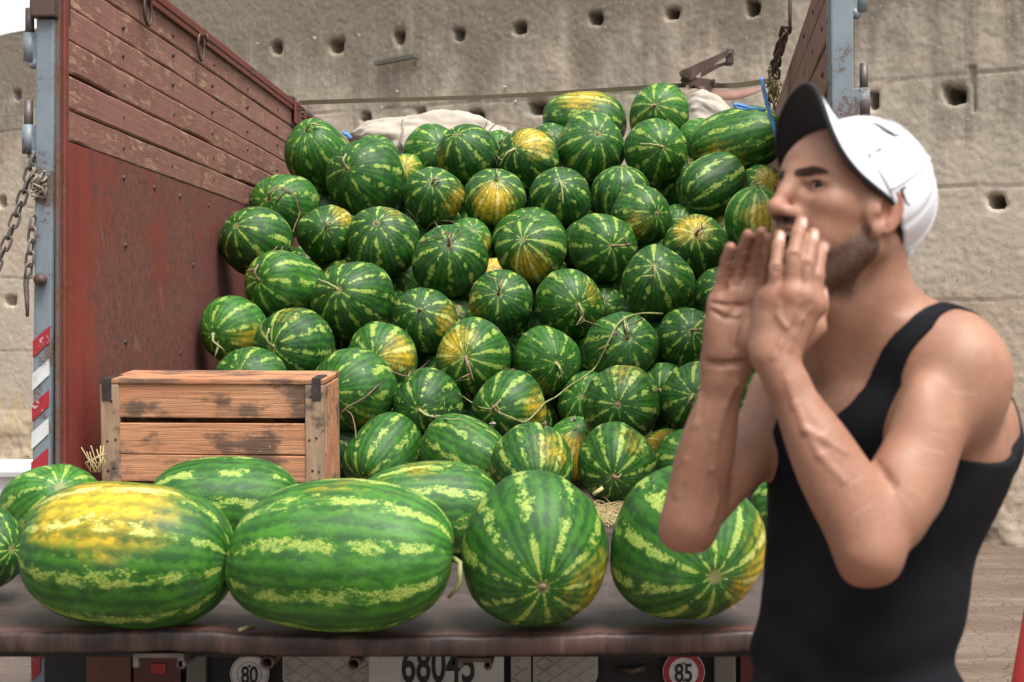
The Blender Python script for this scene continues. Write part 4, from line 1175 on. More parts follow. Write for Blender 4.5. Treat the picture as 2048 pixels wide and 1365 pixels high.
# melons lower down in the heap, seen only in the dark gaps
cand = []
for layer, off in ((0, .18), (0, .26), (1, .42)):
    for cy in np.arange(250, 960, 60):
        for cx in np.arange(420, 1640, 66):
            Yq = base_depth(cy) + off + rs.uniform(-.05, .08)
            v = P(cx + rs.uniform(-30, 30), cy + rs.uniform(-20, 20), Yq) + Vector((0, .05, -.10))
            cand.append(v)
count = 0
for v in cand:
    r = rs.uniform(.118, .142)
    if v.x - r < XL + .01 or v.x + r > XR + .05 or v.z - r < ZB + .002 or v.y > 8.6: continue
    if VY - (v.z + r - H) / v.y * F < 300: continue
    if all((v - p).length > (r + q) * .80 for p, q in melon_at):
        o = make_melon(MELON[count % 6], v, r, r * rs.uniform(1, 1.12), (rs.uniform(-1, 1), rs.uniform(-1, .3), rs.uniform(-1, 1)), rs.uniform(0, 6))
        set_melon(o, rs.uniform(.0, .35), rs.uniform(.2, .7), rs.choice((9, 10)), rs.choice((0, 0, .4)), (rs.uniform(-1, 1), -.5, rs.uniform(-1, 1)))  # low rind tones put the shade of the gaps into the colour
        tag(o, "watermelon deep in the heap, showing only through a dark gap", "watermelon", "watermelons inside the heap")
        melon_at.append((v, r)); count += 1

# the large ones set out on the tailgate
FRONT = [ # cx, cy, rx, ry, axis dx, dy, front?, kind, yel, yx, yy, tone, stripe, count, label
 (-44,1094,84,106,.86,-.02,'N',0,0,0,.30,.80,8,"striped watermelon on the tailgate cut off by the left edge of the photo"),
 (108,1032,122,104,.35,-.55,'N',.12,.2,-.9,1.15,.75,7,"light green watermelon on the tailgate behind the yellow backed one, far left"),
 (252,1106,216,145,.985,.05,'N',.72,-.18,-.78,.62,.62,6,"huge oblong watermelon with a yellow back on the tailgate, left of the biggest one"),
 (452,1012,150,96,.97,.0,'N',0,0,0,.62,.55,6,"oblong watermelon on the tailgate in front of the wooden crate"),
 (684,1110,227,149,.985,-.02,'N',.22,.1,-.95,.80,.58,6,"biggest oblong watermelon on the tailgate, green with thin broken stripes"),
 (860,1018,142,94,.95,.05,'N',.30,-.2,-.9,.55,.70,6,"oblong watermelon on the tailgate behind the biggest one, pale stripe along its top"),
 (1068,1096,147,156,.14,.38,'B',.40,.8,.45,.50,.70,5,"round watermelon on the tailgate with its blossom end and rays facing out"),
 (1376,1092,156,160,.26,.24,'B',.62,.93,.30,.45,.90,5,"round watermelon on the tailgate under the man's elbow, yellow on its right"),
 (1590,1030,90,88,.2,-.4,'N',0,0,0,.40,.45,7,"watermelon on the tailgate mostly hidden by the man's black top"),
]
for i, (cx, cy, rx, ry, dx, dy, kind, yel, yx, yy, tone, stripe, cnt, label) in enumerate(FRONT):
    Y = .611 * F / ((cy - VY) + ry * 1.0)
    rw = ry / F * Y; ra = rx / F * Y
    if rx < ry: rw, ra = rx / F * Y, ry / F * Y * .98
    if abs(dx) > .8 and rx > ry: pole = Vector((dx, .18 if i % 2 else -.10, -dy))
    else: pole = pole_vec(dx, dy)
    zr_ = rw
    o = make_melon(MELON[(i * 2 + 1) % 6] if rx < ry or abs(dx) < .5 else MELON_LONG[i % 4], P(cx, cy, Y), rw, ra, pole.normalized(), rs.uniform(0, 6.28))
    set_melon(o, tone, stripe, cnt + (3 if cnt > 5 else 5), yel, pole_vec(yx, yy))
    tag(o, label, "watermelon", "large watermelons set out on the tailgate")
    if kind == 'B': add_stem(o, 'B', rw, (0, 1), .3, 1)
# a stem lying between the two round ones' neighbours
o5 = [o for o in COL.objects if o.get('label', '').startswith("biggest oblong")][0]
m = MB(); Y5 = o5.location.y
m.tube([P(908, 1118, Y5), P(920, 1126, Y5 - .03), P(920, 1160, Y5 - .04), P(914, 1178, Y5 - .03), P(897, 1196, Y5 - .02)], [.006, .0052, .0048, .0046, .0035], 8)
s = m.obj("stem", M['stem'], None); s.parent = o5; s.matrix_parent_inverse = (Matrix.Translation(o5.location) @ o5.rotation_quaternion.to_matrix().to_4x4() @ Matrix.Diagonal((*o5.scale, 1))).inverted()

# ------------------------------------------------------------------ vines, twigs, straw
def surf_depth(px, py):
    """depth of the nearest melon along the line of sight"""
    d = Vector(((px - VX) / F, 1, -(py - VY) / F)); best = None; C = Vector((0, 0, H))
    for p, r in melon_at:
        oc = C - p; b = oc.dot(d); a = d.dot(d); c = oc.dot(oc) - r * r; q = b * b - a * c
        if q > 0:
            t = (-b - math.sqrt(q)) / a
            if t > 1 and (best is None or t < best): best = t
    return best
def vine(strands, label, mat, rad=.0034, leaves=(), lift=.015, cat="vine"):
    m = MB(); last = base_depth(strands[0][0][1])
    for st in strands:
        pts = []
        for (px, py) in st:
            d = surf_depth(px, py)
            last = (d - lift) if d else last
            pts.append([px, py, last])
        # smooth depth and position
        for _ in range(2):
            for k in range(1, len(pts) - 1): pts[k][2] = min(pts[k][2], (pts[k - 1][2] + pts[k][2] * 2 + pts[k + 1][2]) / 4 + .01)
        W = [P(*p) for p in pts]; fine = []
        for k in range(len(W) - 1):
            p0, p1, p2, p3 = W[max(0, k - 1)], W[k], W[k + 1], W[min(len(W) - 1, k + 2)]
            for t in (0, .25, .5, .75):
                fine.append(.5 * ((2 * p1) + (p2 - p0) * t + (2 * p0 - 5 * p1 + 4 * p2 - p3) * t * t + (3 * p1 - p0 - 3 * p2 + p3) * t ** 3))
        fine.append(W[-1])
        k = len(fine)
        m.tube(fine, [rad * (1 - .5 * i / k) * (1 + (.5 if i % 7 == 3 else 0) * .4) for i in range(k)], 6)
    o = m.obj("vine", mat); tag(o, label, cat, "vines on the heap")
    for (px, py, s) in leaves:
        d = (surf_depth(px, py) or last) - .022; c = P(px, py, d); lm_ = MB(); r2 = random.Random(px)
        for q in range(3):
            a = [c + Vector((r2.uniform(-1, 1), r2.uniform(-.6, .6), r2.uniform(-1, 1))) * s for _ in range(4)]
            lm_.add(a, [(0, 1, 2), (0, 2, 3)], True)
        lm_.obj("leaf", M['dead_leaf'], o)
    return o
vine([[(1325, 628), (1290, 627), (1262, 632), (1238, 646), (1218, 682), (1204, 712), (1190, 736), (1168, 754), (1140, 772), (1112, 794), (1090, 806), (1076, 822), (1050, 844), (1024, 836), (1000, 826), (985, 819), (960, 815), (935, 800), (918, 788)], [(1180, 742), (1172, 760)], [(1217, 690), (1196, 700)], [(1248, 638), (1252, 660), (1257, 675)]],
     "long green vine winding down the heap from the rayed melons to the bottom row", M['vine'], .0042, ((1232, 668, .012), (985, 850, .014), (1090, 850, .016), (1147, 838, .016), (1150, 860, .012), (935, 790, .010)))
vine([[(682, 826), (700, 812), (730, 795), (752, 775), (760, 768)], [(690, 820), (703, 830), (710, 855), (712, 878)]], "thin dry twig sticking out beside the crate's right post", M['dry_vine'], .0036)
vine([[(756, 724), (770, 738), (800, 750), (815, 753), (822, 742), (840, 738), (860, 720)]], "brown vine trailing from the yellow rayed melon", M['dry_vine'], .0040)
vine([[(849, 822), (858, 832), (876, 836), (890, 838), (900, 840), (920, 838)], [(888, 834), (862, 832), (856, 834)], [(880, 838), (868, 856), (850, 868)]], "forked pale green stalk in front of the darkest bottom melon", M['stem'], .0046)
vine([[(850, 465), (865, 446), (885, 442), (905, 445), (918, 460), (930, 480), (940, 498)], [(905, 500), (902, 480), (918, 470), (926, 478)], [(840, 487), (870, 474), (900, 466), (912, 470)], [(815, 420), (828, 436), (836, 456)], [(870, 446), (877, 455)]], "tangle of thin dry tendrils over the vine covered melon", M['dry_vine'], .0026)
vine([[(552, 402), (566, 386), (572, 380), (560, 374), (552, 378)], [(566, 376), (586, 388), (596, 412), (598, 432), (592, 446), (586, 464)]], "dried vine hanging over the melon by the planks", M['dry_vine'], .0034)
vine([[(537, 553), (542, 530), (552, 520), (560, 508), (566, 492)], [(545, 528), (538, 512), (548, 500), (556, 492)], [(548, 524), (560, 516)]], "forked brown twig on the oblong light striped melon", M['dry_vine'], .0036)
vine([[(975, 266), (990, 250), (1005, 246), (1030, 247), (1060, 255), (1085, 265), (1105, 276)], [(1000, 262), (1010, 268), (1018, 262)], [(968, 258), (975, 245)]], "brown twig standing up in front of the white sack", M['dry_vine'], .0030)
vine([[(1156, 618), (1163, 634), (1170, 642), (1200, 652)], [(1170, 640), (1160, 644)]], "short dry tendril below the yellow shouldered melon", M['dry_vine'], .0030)
vine([[(1372, 285), (1382, 300), (1392, 305)], [(1376, 312), (1378, 330)]], "short pale tendril left of the huge oblong melon", M['dry_vine'], .003)

def straw(px0, px1, py0, py1, Y0, Y1, nn, label):
    m = MB(); r2 = random.Random(nn)
    for _ in range(nn):
        Y = r2.uniform(Y0, Y1); x = r2.uniform((px0 - VX) / F * Y, (px1 - VX) / F * Y); z = ZB + r2.uniform(.001, .020)
        a = r2.uniform(0, 6.28); L = r2.uniform(.02, .06); d = Vector((math.cos(a), math.sin(a), r2.uniform(-.15, .3))) * L
        c = Vector((x, Y, z)); m.tube([c, c + d * .5 + Vector((0, 0, .004)), c + d], .0013, 4, caps=False)
    o = m.obj("straw", M['straw']); tag(o, label, kind='stuff'); return o
straw(1140, 1330, 0, 0, 4.62, 5.25, 900, "loose straw on the bed floor behind the tailgate")
straw(170, 215, 0, 0, 4.55, 4.75, 120, "tuft of straw at the crate's foot")
m = MB(); r2 = random.Random(3)
for _ in range(14):
    c = P(188 + r2.uniform(-14, 14), 945, 4.62); m.tube([c, c + Vector((r2.uniform(-.02, .02), 0, .03)), c + Vector((r2.uniform(-.045, .045), 0, r2.uniform(.03, .085)))], .0016, 4)
tag(m.obj("straw", M['straw']), "dry stalks standing beside the crate", kind='stuff')
a = P(478, 1240, 3.06); b = P(508, 1227, 3.10); a.z = b.z = ZB + .003
m = MB(); m.tube([a, (a + b) / 2 + Vector((0, 0, .001)), b], [.0042, .004, .0038], 8)
tag(m.obj("cut_stalk", M['straw']), "short pale cut stalk lying on the tailgate beside the biggest melon", "stalk")
a = P(1186, 990, 4.4); b = P(1206, 976, 4.4)
m = MB(); m.tube([a, b], [.006, .0055], 8); tag(m.obj("cut_stalk", M['straw']), "thicker cut stalk above the straw behind the round melons", "stalk")

# ------------------------------------------------------------------ sacks, strap, rope
def sack(px, py, rx, ry, Y, seed, label, th=.22):
    c = P(px, py, Y); a, b = rx / F * Y, ry / F * Y; nu, nv = 90, 46
    u = np.linspace(0, 2 * np.pi, nu, endpoint=False); v = np.linspace(-np.pi / 2, np.pi / 2, nv); uu, vv = np.meshgrid(u, v)
    sp = lambda t, e: np.sign(t) * np.abs(t) ** e
    X = a * sp(np.cos(vv), .7) * sp(np.cos(uu), .7); Yy = th * sp(np.cos(vv), .7) * sp(np.sin(uu), .7); Z = b * sp(np.sin(vv), .8)
    n_ = fbm(X * 5 + seed, Z * 9 + Yy * 4, 4, seed) - .35 * np.abs(fbm(X * 7 + 3 * seed, Z * 26, 3, seed + 8)); cr = vnoise(X * 9 + Z * 22 + seed, Yy * 9 + Z * 5, seed + 3)
    k = 1 + .26 * n_ - .12 * np.abs(cr)
    V = np.stack([X * k, Yy * k, Z * k + b * .18 * np.sin(X / a * 2.2 + seed)], -1)
    V[:, :, 2] += -.12 * b * (X / a) * 1.2
    idx = np.arange(nu * nv).reshape(nv, nu); Fq = np.stack([idx[:-1], np.roll(idx, -1, 1)[:-1], np.roll(idx, -1, 1)[1:], idx[1:]], -1).reshape(-1, 4)
    o = link("sack", mesh_np("sack", V.reshape(-1, 3), Fq), M['sack']); o.location = c
    tag(o, label, "sack"); return o
s1 = sack(880, 296, 196, 58, 8.35, 2, "long pale burlap sack lying behind the top of the heap, left of the middle")
sack(1418, 246, 60, 50, 8.6, 9, "smaller grey sack behind the huge oblong melon at the right")
m = MB(); Ys = 8.35 - .24   # a stitched seam on the long sack
m.tube([P(803, 236, Ys) + Vector((0, .06, 0)), P(806, 262, Ys + .03), P(800, 282, Ys), P(806, 300, Ys)], .006, 6)
sm_ = m.obj("seam", M['dead_leaf'], None); sm_.parent = s1; sm_.location = -s1.location
def blob_rope(px_pts, Y, r, label, mat):
    m = MB(); W = [P(a, b, Y + (c[0] if c else 0)) for a, b, *c in px_pts]; fine = []
    for k in range(len(W) - 1):
        p0, p1, p2, p3 = W[max(0, k - 1)], W[k], W[k + 1], W[min(len(W) - 1, k + 2)]
        for t in (0, .2, .4, .6, .8): fine.append(.5 * ((2 * p1) + (p2 - p0) * t + (2 * p0 - 5 * p1 + 4 * p2 - p3) * t * t + (3 * p1 - p0 - 3 * p2 + p3) * t ** 3))
    fine.append(W[-1])
    for s in range(3):      # three twisted strands
        pts = []
        for i, p in enumerate(fine):
            a = i * .9 + s * 2.094; pts.append(p + Vector((math.cos(a), math.sin(a) * .6, math.sin(a))) * r * .45)
        m.tube(pts, r * .62, 7)
    o = m.obj("rope", mat); tag(o, label, "rope"); return o
blob_rope([(1523, 157), (1530, 190), (1538, 222), (1547, 252), (1556, 284), (1566, 312)], 6.85, .0095, "blue rope hanging down past the huge oblong melon to the man's brow", M['rope'])
blob_rope([(1530, 222), (1508, 217), (1490, 218), (1472, 214), (1469, 209), (1480, 210), (1500, 216)], 6.9, .0075, "loop of blue rope lying on top of the huge oblong melon", M['rope'])
blob_rope([(688, 266), (696, 270), (700, 276)], 8.0, .012, "scrap of blue rope beside the white sack", M['rope'])
# ratchet strap across the bed
strap = empty("ratchet_strap", P(1090, 183, 8.5)); tag(strap, "olive ratchet strap stretched over the heap, rusty ratchet near its right end", "strap")
SO = Vector(strap.location)
def spart(name, m, mat, parent=None):
    o = m.obj(name, mat, parent or strap); o.location = -SO if parent is None else (0, 0, 0); return o
def band(a, b, w, th=.004):
    """flat webbing: a, b = (px, py, Y)"""
    m = MB(); k = 24; vs_ = []; fs_ = []
    A, B = P(*a), P(*b)
    for i in range(k + 1):
        t = i / k; c = A.lerp(B, t) + Vector((0, 0, -.012 * math.sin(math.pi * t) + .002 * math.sin(9 * t)))
        tw = .35 * math.sin(2.5 * t + .4); d = Vector((0, math.sin(tw), math.cos(tw))) * (w / 2)
        vs_ += [c - d + Vector((0, -th / 2, 0)), c + d + Vector((0, -th / 2, 0)), c + d + Vector((0, th / 2, 0)), c - d + Vector((0, th / 2, 0))]
    for i in range(k):
        for j in range(4): fs_.append((i * 4 + j, i * 4 + (j + 1) % 4, i * 4 + 4 + (j + 1) % 4, i * 4 + 4 + j))
    m.add(vs_, fs_, False); return m
spart("webbing", band((598, 206, 8.4), (1372, 171, 8.55), .026), M['web'])
spart("webbing", band((1378, 172, 8.55), (1552, 161, 8.65), .032), M['web'])
YW = 8.53
def plate(pts, Y, th, name, mat=None, parent=None):
    m = MB(); k = len(pts); f = [P(a, b, Y) for a, b in pts]; g = [v + Vector((0, th, 0)) for v in f]
    m.add(f + g, [tuple(range(k)), tuple(range(2 * k - 1, k - 1, -1))] + [(i, i + k, (i + 1) % k + k, (i + 1) % k) for i in range(k)])
    me = m.mesh(name, mat or M['rust']); bm = bmesh.new(); bm.from_mesh(me); bmesh.ops.recalc_face_normals(bm, faces=bm.faces); bm.to_mesh(me); bm.free()
    o = link(name, me, None, strap); o.location = -SO; return o
arm = [(1358, 146), (1364, 140), (1376, 136), (1402, 124), (1430, 112), (1452, 101), (1461, 99), (1463, 107), (1440, 121), (1424, 133), (1400, 146), (1384, 160), (1366, 164)]
plate(arm, YW - .06, .006, "ratchet_handle")
plate([(1404, 140), (1424, 131), (1446, 126), (1460, 121), (1461, 128), (1440, 134), (1412, 150), (1400, 156)], YW + .05, .006, "ratchet_handle")
m = MB(); m.cyl(P(1460, 103, YW - .06), P(1460, 126, YW + .06), .011, 14); m.box(tuple(P(1454, 127, YW - .05)), tuple(P(1464, 104, YW + .05)), .004)
spart("grip_bar", m, M['strap_iron'])
plate([(1360, 160), (1372, 152), (1400, 156), (1428, 160), (1432, 168), (1424, 174), (1394, 172), (1366, 170)], YW - .052, .006, "ratchet_frame")
plate([(1424, 172), (1423, 180), (1418, 184), (1408, 180), (1410, 172)], YW - .056, .006, "ratchet_catch")
m = MB(); m.cyl(P(1373, 152, YW - .075), P(1373, 152, YW + .07), .024, 20); m.cyl(P(1373, 152, YW - .085), P(1373, 152, YW - .07), .014, 14); m.cyl(P(1427, 162, YW - .07), P(1427, 162, YW + .06), .011, 12)
spart("spindle", m, M['rust'])
m = MB(); vs_ = []; fs_ = []     # slack tail of the strap
tail = [(1386, 168, 3), (1400, 176, 8), (1420, 187, 11), (1445, 193, 12), (1470, 193, 12), (1500, 186, 9), (1522, 178, 5), (1534, 171, 2)]
fine = np.linspace(0, len(tail) - 1, 40)
tx, ty, tw = [np.interp(fine, range(len(tail)), [t[k] for t in tail]) for k in range(3)]
for a, b, w in zip(tx, ty, tw):
    vs_ += [P(a, b + w * .6, YW - .02), P(a, b - w * 1.0, YW + .015)]
for i in range(39): fs_.append((2 * i, 2 * i + 2, 2 * i + 3, 2 * i + 1))
m.add(vs_, fs_, True); o = spart("webbing_tail", m, M['web_tail'])
sol = o.modifiers.new("s", 'SOLIDIFY'); sol.thickness = .003
# frayed jute tuft on the right hand panel
m = MB(); r2 = random.Random(12)
for k in range(60):
    c = P(1548 + r2.uniform(-9, 9), 172 + r2.uniform(-32, 30), 6.85 + r2.uniform(-.03, .03)); m.tube([c, c + Vector((r2.uniform(-.02, .02), r2.uniform(-.02, .02), r2.uniform(-.04, .02))), c + Vector((r2.uniform(-.03, .03), 0, r2.uniform(-.07, .03)))], [.005, .004, .002], 5)
tag(m.obj("jute_tuft", m_simple("jute", (.30, .25, .12), .9, .3, 60)), "frayed straw coloured tuft of jute tied to the right side board", "jute tuft")
# tall red cone at the right edge
m = MB(); ca = P(2097, 1130, 3.2); n_ = 40; vs_ = []; fs_ = []
for (z, r) in ((0.0, .30), (.035, .30), (.036, .205), (.06, .19), (1.02, .030), (1.03, .0)):
    for j in range(n_):
        t = 2 * math.pi * j / n_; vs_.append((r * math.cos(t), r * math.sin(t), z))
for k in range(5):
    for j in range(n_): fs_.append((k * n_ + j, k * n_ + (j + 1) % n_, (k + 1) * n_ + (j + 1) % n_, (k + 1) * n_ + j))
m.add(vs_, fs_, True); o = m.obj("traffic_cone", M['cone']); o.location = (ca.x, 3.2, .002); tag(o, "tall plain red cone cut off by the right edge of the photo", "cone")
# ------------------------------------------------------------------ the shouting man
def PA(px, py, Y): return np.array(P(px, py, Y), dtype=np.float64)
PRIMS = []
def add_rc(a, b, r1, r2, k=.01, op=1):
    a = np.asarray(a, float); b = np.asarray(b, float)
    PRIMS.append(dict(t='rc', a=a, b=b, r1=r1, r2=r2, k=k, op=op, c=(a + b) / 2, br=np.linalg.norm(b - a) / 2 + max(r1, r2)))
def add_el(c, ax, rad, k=.01, op=1):
    c = np.asarray(c, float); rad = np.asarray(rad, float)
    PRIMS.append(dict(t='el', c=c, ax=np.asarray(ax, float), rad=rad, k=k, op=op, br=float(rad.max())))
def add_fn(fn, c, br, k=.01, op=1):
    PRIMS.append(dict(t='fn', fn=fn, c=np.asarray(c, float), br=br, k=k, op=op))
def prim_d(p, pr):
    if pr['t'] == 'rc':
        a, b = pr['a'], pr['b']; ab = b - a; L2 = max(1e-12, ab @ ab)
        q = p - a.astype(np.float32); t = np.clip((q @ ab.astype(np.float32)) / L2, 0, 1).astype(np.float32)
        e = q - t[:, None] * ab.astype(np.float32)
        return np.sqrt((e * e).sum(1)) - (pr['r1'] + (pr['r2'] - pr['r1']) * t)
    if pr['t'] == 'el':
        q = (p - pr['c'].astype(np.float32)) @ pr['ax'].T.astype(np.float32)
        r = pr['rad'].astype(np.float32); q1 = q / r; k0 = np.sqrt((q1 * q1).sum(1)) + 1e-9; q2 = q1 / r
        return k0 * (k0 - 1) / (np.sqrt((q2 * q2).sum(1)) + 1e-9)
    return pr['fn'](p)
def smin(a, b, k):
    h = np.maximum(k - np.abs(a - b), 0) / k
    return np.minimum(a, b) - h * h * k * .25
def field(prims):
    def f(p, c=None, hb=None):
        d = np.full(len(p), .2, np.float32)
        for pr in prims:
            if c is not None and np.linalg.norm(c - pr['c']) > pr['br'] + hb + pr['k'] + .012: continue
            e = prim_d(p, pr)
            d = smin(d, e, pr['k']) if pr['op'] > 0 else -smin(-d, e, pr['k'])
        return d
    return f
def surface_nets(f, lo, hi, h, B=16):
    lo = np.asarray(lo, float); hi = np.asarray(hi, float)
    nb = np.ceil((hi - lo) / (h * B)).astype(int); N = nb * B + 2
    half = h * B * math.sqrt(3) / 2
    keyf = lambda I: (I[:, 0] * N[1] + I[:, 1]) * N[2] + I[:, 2]
    ii = np.arange(B + 1); loc = np.stack(np.meshgrid(ii, ii, ii, indexing='ij'), -1)
    cube = loc.reshape(-1, 3)
    keys = []; verts = []; quads = []
    corner = [(i, j, k) for i in (0, 1) for j in (0, 1) for k in (0, 1)]
    edges = [(a, b) for a in range(8) for b in range(a + 1, 8) if bin(a ^ b).count('1') == 1]
    for bx in range(nb[0]):
        for by in range(nb[1]):
            for bz in range(nb[2]):
                b0 = np.array((bx, by, bz)) * B; c = lo + (b0 + B / 2) * h
                dc = f(c[None].astype(np.float32), c, half)[0]
                if abs(dc) > half * 1.25 + .004: continue
                v = f((lo + (cube + b0) * h).astype(np.float32), c, half).reshape(B + 1, B + 1, B + 1)
                s = v < 0
                if s.all() or not s.any(): continue
                sc = [s[i:B + i, j:B + j, k:B + k] for i, j, k in corner]
                tot = sum(x.astype(np.int8) for x in sc); act = (tot > 0) & (tot < 8)
                I = np.argwhere(act)
                if len(I) == 0: continue
                vc = np.stack([v[i:B + i, j:B + j, k:B + k][act] for i, j, k in corner], 1)
                acc = np.zeros((len(I), 3)); cnt = np.zeros(len(I))
                for a, b in edges:
                    va, vb = vc[:, a], vc[:, b]; m = (va < 0) != (vb < 0)
                    t = np.where(m, va / np.where(m, va - vb, 1), 0)
                    pa = np.array(corner[a], float); pb = np.array(corner[b], float)
                    acc += (pa + t[:, None] * (pb - pa)) * m[:, None]; cnt += m
                verts.append(lo + (I + b0 + acc / cnt[:, None]) * h); keys.append(keyf(I + b0))
                for ax in range(3):
                    o1, o2 = [(1, 2), (2, 0), (0, 1)][ax]
                    sl0 = [slice(0, B)] * 3; sl1 = [slice(0, B)] * 3; sl1[ax] = slice(1, B + 1)
                    A, C = s[tuple(sl0)], s[tuple(sl1)]; ch = np.argwhere(A != C)
                    if len(ch) == 0: continue
                    inside = A[ch[:, 0], ch[:, 1], ch[:, 2]]; g = ch + b0
                    e1 = np.zeros(3, int); e1[o1] = 1; e2 = np.zeros(3, int); e2[o2] = 1
                    ks = [keyf(g - e1 - e2), keyf(g - e2), keyf(g), keyf(g - e1)]
                    q = np.stack(ks, 1); q[~inside] = q[~inside][:, ::-1]; quads.append(q)
    keys = np.concatenate(keys); verts = np.concatenate(verts); quads = np.concatenate(quads)
    o = np.argsort(keys); keys = keys[o]; verts = verts[o]
    idx = np.searchsorted(keys, quads); idx = np.clip(idx, 0, len(keys) - 1)
    ok = (keys[idx] == quads).all(1)
    return verts, idx[ok]

# ---- frames
ZH = 1.95
HO = PA(1696, 430, ZH)                      # middle of the head, at ear level
psi, phi = R(31), R(8)
f0 = np.array((-math.cos(psi), -math.sin(psi), 0)); HL = np.array((math.sin(psi), -math.cos(psi), 0)); u0 = np.array((0, 0, 1.))
HF = f0 * math.cos(phi) + u0 * math.sin(phi); HU = u0 * math.cos(phi) - f0 * math.sin(phi)
HAX = np.stack([HF, HL, HU])
def h(x, y, z): return HO + (HF * x + HL * y + HU * z) * .001
def hel(c, r, k=.012, op=1, ax=None): add_el(h(*c), HAX if ax is None else ax, np.array(r) * .001, k, op)
def hrc(a, b, r1, r2, k=.010, op=1): add_rc(h(*a), h(*b), r1 * .001, r2 * .001, k, op)
def tilt_ax(a1, a2):
    a1 = np.array(a1, float); a1 /= np.linalg.norm(a1); a2 = np.array(a2, float); a2 -= a1 * (a1 @ a2); a2 /= np.linalg.norm(a2)
    L = np.stack([a1, a2, np.cross(a1, a2)]); return L @ HAX

# ---- torso as stacked sections
ta = R(48)
TF = np.array((-math.cos(ta), -math.sin(ta), 0)); TL = np.array((math.sin(ta), -math.cos(ta), 0))
ST = [ # py, px, Y, half width, half depth
 (672, 1742, 2.02, .090, .060), (715, 1750, 2.03, .140, .082), (770, 1762, 2.04, .160, .100), (835, 1772, 2.05, .165, .113), (919, 1778, 2.06, .165, .116),
 (1000, 1762, 2.06, .154, .110), (1100, 1738, 2.06, .137, .099), (1200, 1724, 2.06, .134, .095), (1283, 1708, 2.06, .129, .092), (1360, 1704, 2.06, .133, .096), (1460, 1708, 2.06, .142, .104), (1600, 1712, 2.06, .145, .11)]
_z = np.array([P(s[1], s[0], s[2]).z for s in ST]); _o = np.argsort(_z)
sz = _z[_o]; sX = np.array([P(s[1], s[0], s[2]).x for s in ST])[_o]; sY = np.array([s[2] for s in ST])[_o]; sa = np.array([s[3] for s in ST])[_o]; sb = np.array([s[4] for s in ST])[_o]
zz_ = np.linspace(sz[0], sz[-1], 200)
def _sm(v):
    q = np.interp(zz_, sz, v); kk = np.hanning(31); kk /= kk.sum(); return np.convolve(np.pad(q, 15, mode='edge'), kk, 'valid')
tX, tY, tA, tB = map(_sm, (sX, sY, sa, sb))
def torso_uvw(p):
    z = p[:, 2]; cx = np.interp(z, zz_, tX); cy = np.interp(z, zz_, tY)
    dx = p[:, 0] - cx; dy = p[:, 1] - cy
    return dx * TL[0] + dy * TL[1], dx * TF[0] + dy * TF[1], z
def torso_d(p):
    u, w, z = torso_uvw(p); a = np.interp(z, zz_, tA); b = np.interp(z, zz_, tB)
    # flatter chest and back than an ellipse, a groove down the middle
    e = 2.35; k0 = (np.abs(u / a) ** e + np.abs(w / b) ** e) ** (1 / e) + 1e-6
    d = (k0 - 1) * np.minimum(a, b) * (.62 + .38 * np.minimum(a, b) / np.sqrt(a * b))
    top = z - sz[-1]; bot = sz[0] + .03 - z
    d = np.maximum(d, np.maximum(top, bot))
    return d.astype(np.float32)
add_fn(torso_d, (tX.mean(), tY.mean(), (sz[0] + sz[-1]) / 2), .62, .02)
N0 = PA(1742, 690, 2.03)
S1, E1, W1 = PA(1912, 745, 1.925), PA(1738, 1100, 1.80), PA(1552, 722, 1.845)
S2, E2, W2 = PA(1580, 800, 2.17), PA(1378, 1045, 2.00), PA(1455, 728, 1.985)
# shoulder girdle, trapezius, collar bones
add_rc(PA(1770, 652, 2.02), PA(1905, 708, 1.94), .042, .044, .06)
add_rc(PA(1735, 700, 2.0), PA(1850, 735, 1.96), .055, .05, .05)
add_rc(PA(1700, 690, 2.09), PA(1590, 775, 2.17), .040, .040, .05)
add_rc(PA(1830, 760, 2.03), S1, .07, .056, .05)
add_rc(PA(1690, 770, 2.10), S2, .055, .046, .04)
add_rc(PA(1683, 738, 1.965), PA(1880, 690, 1.925), .010, .010, .022)
add_rc(PA(1664, 742, 1.975), PA(1600, 745, 2.10), .009, .009, .02)
add_el(PA(1700, 850, 1.965), np.stack([TL, TF, u0]), (.075, .035, .055), .04)
add_el(PA(1978, 868, 2.08), np.eye(3), (.040, .05, .07), .04)
# neck
add_rc(h(-14, 0, -30), N0 + np.array((-.016, 0, .0)), .048, .052, .03)
hrc((-34, 40, -10), (-52, 30, -85), 20, 24, .03)
add_rc(h(-22, 55, -30), PA(1690, 728, 1.968), .013, .010, .022)          # sternomastoid
add_rc(h(40, 0, -85), PA(1668, 690, 1.99), .022, .030, .04)
hel((38, 0, -118), (12, 11, 12), .02)
add_rc(PA(1744, 572, 2.0), PA(1824, 690, 1.985), .029, .030, .05); add_rc(PA(1740, 620, 1.96), PA(1800, 680, 1.955), .035, .03, .06)     # notch above the breast bone
N_TORSO = len(PRIMS)
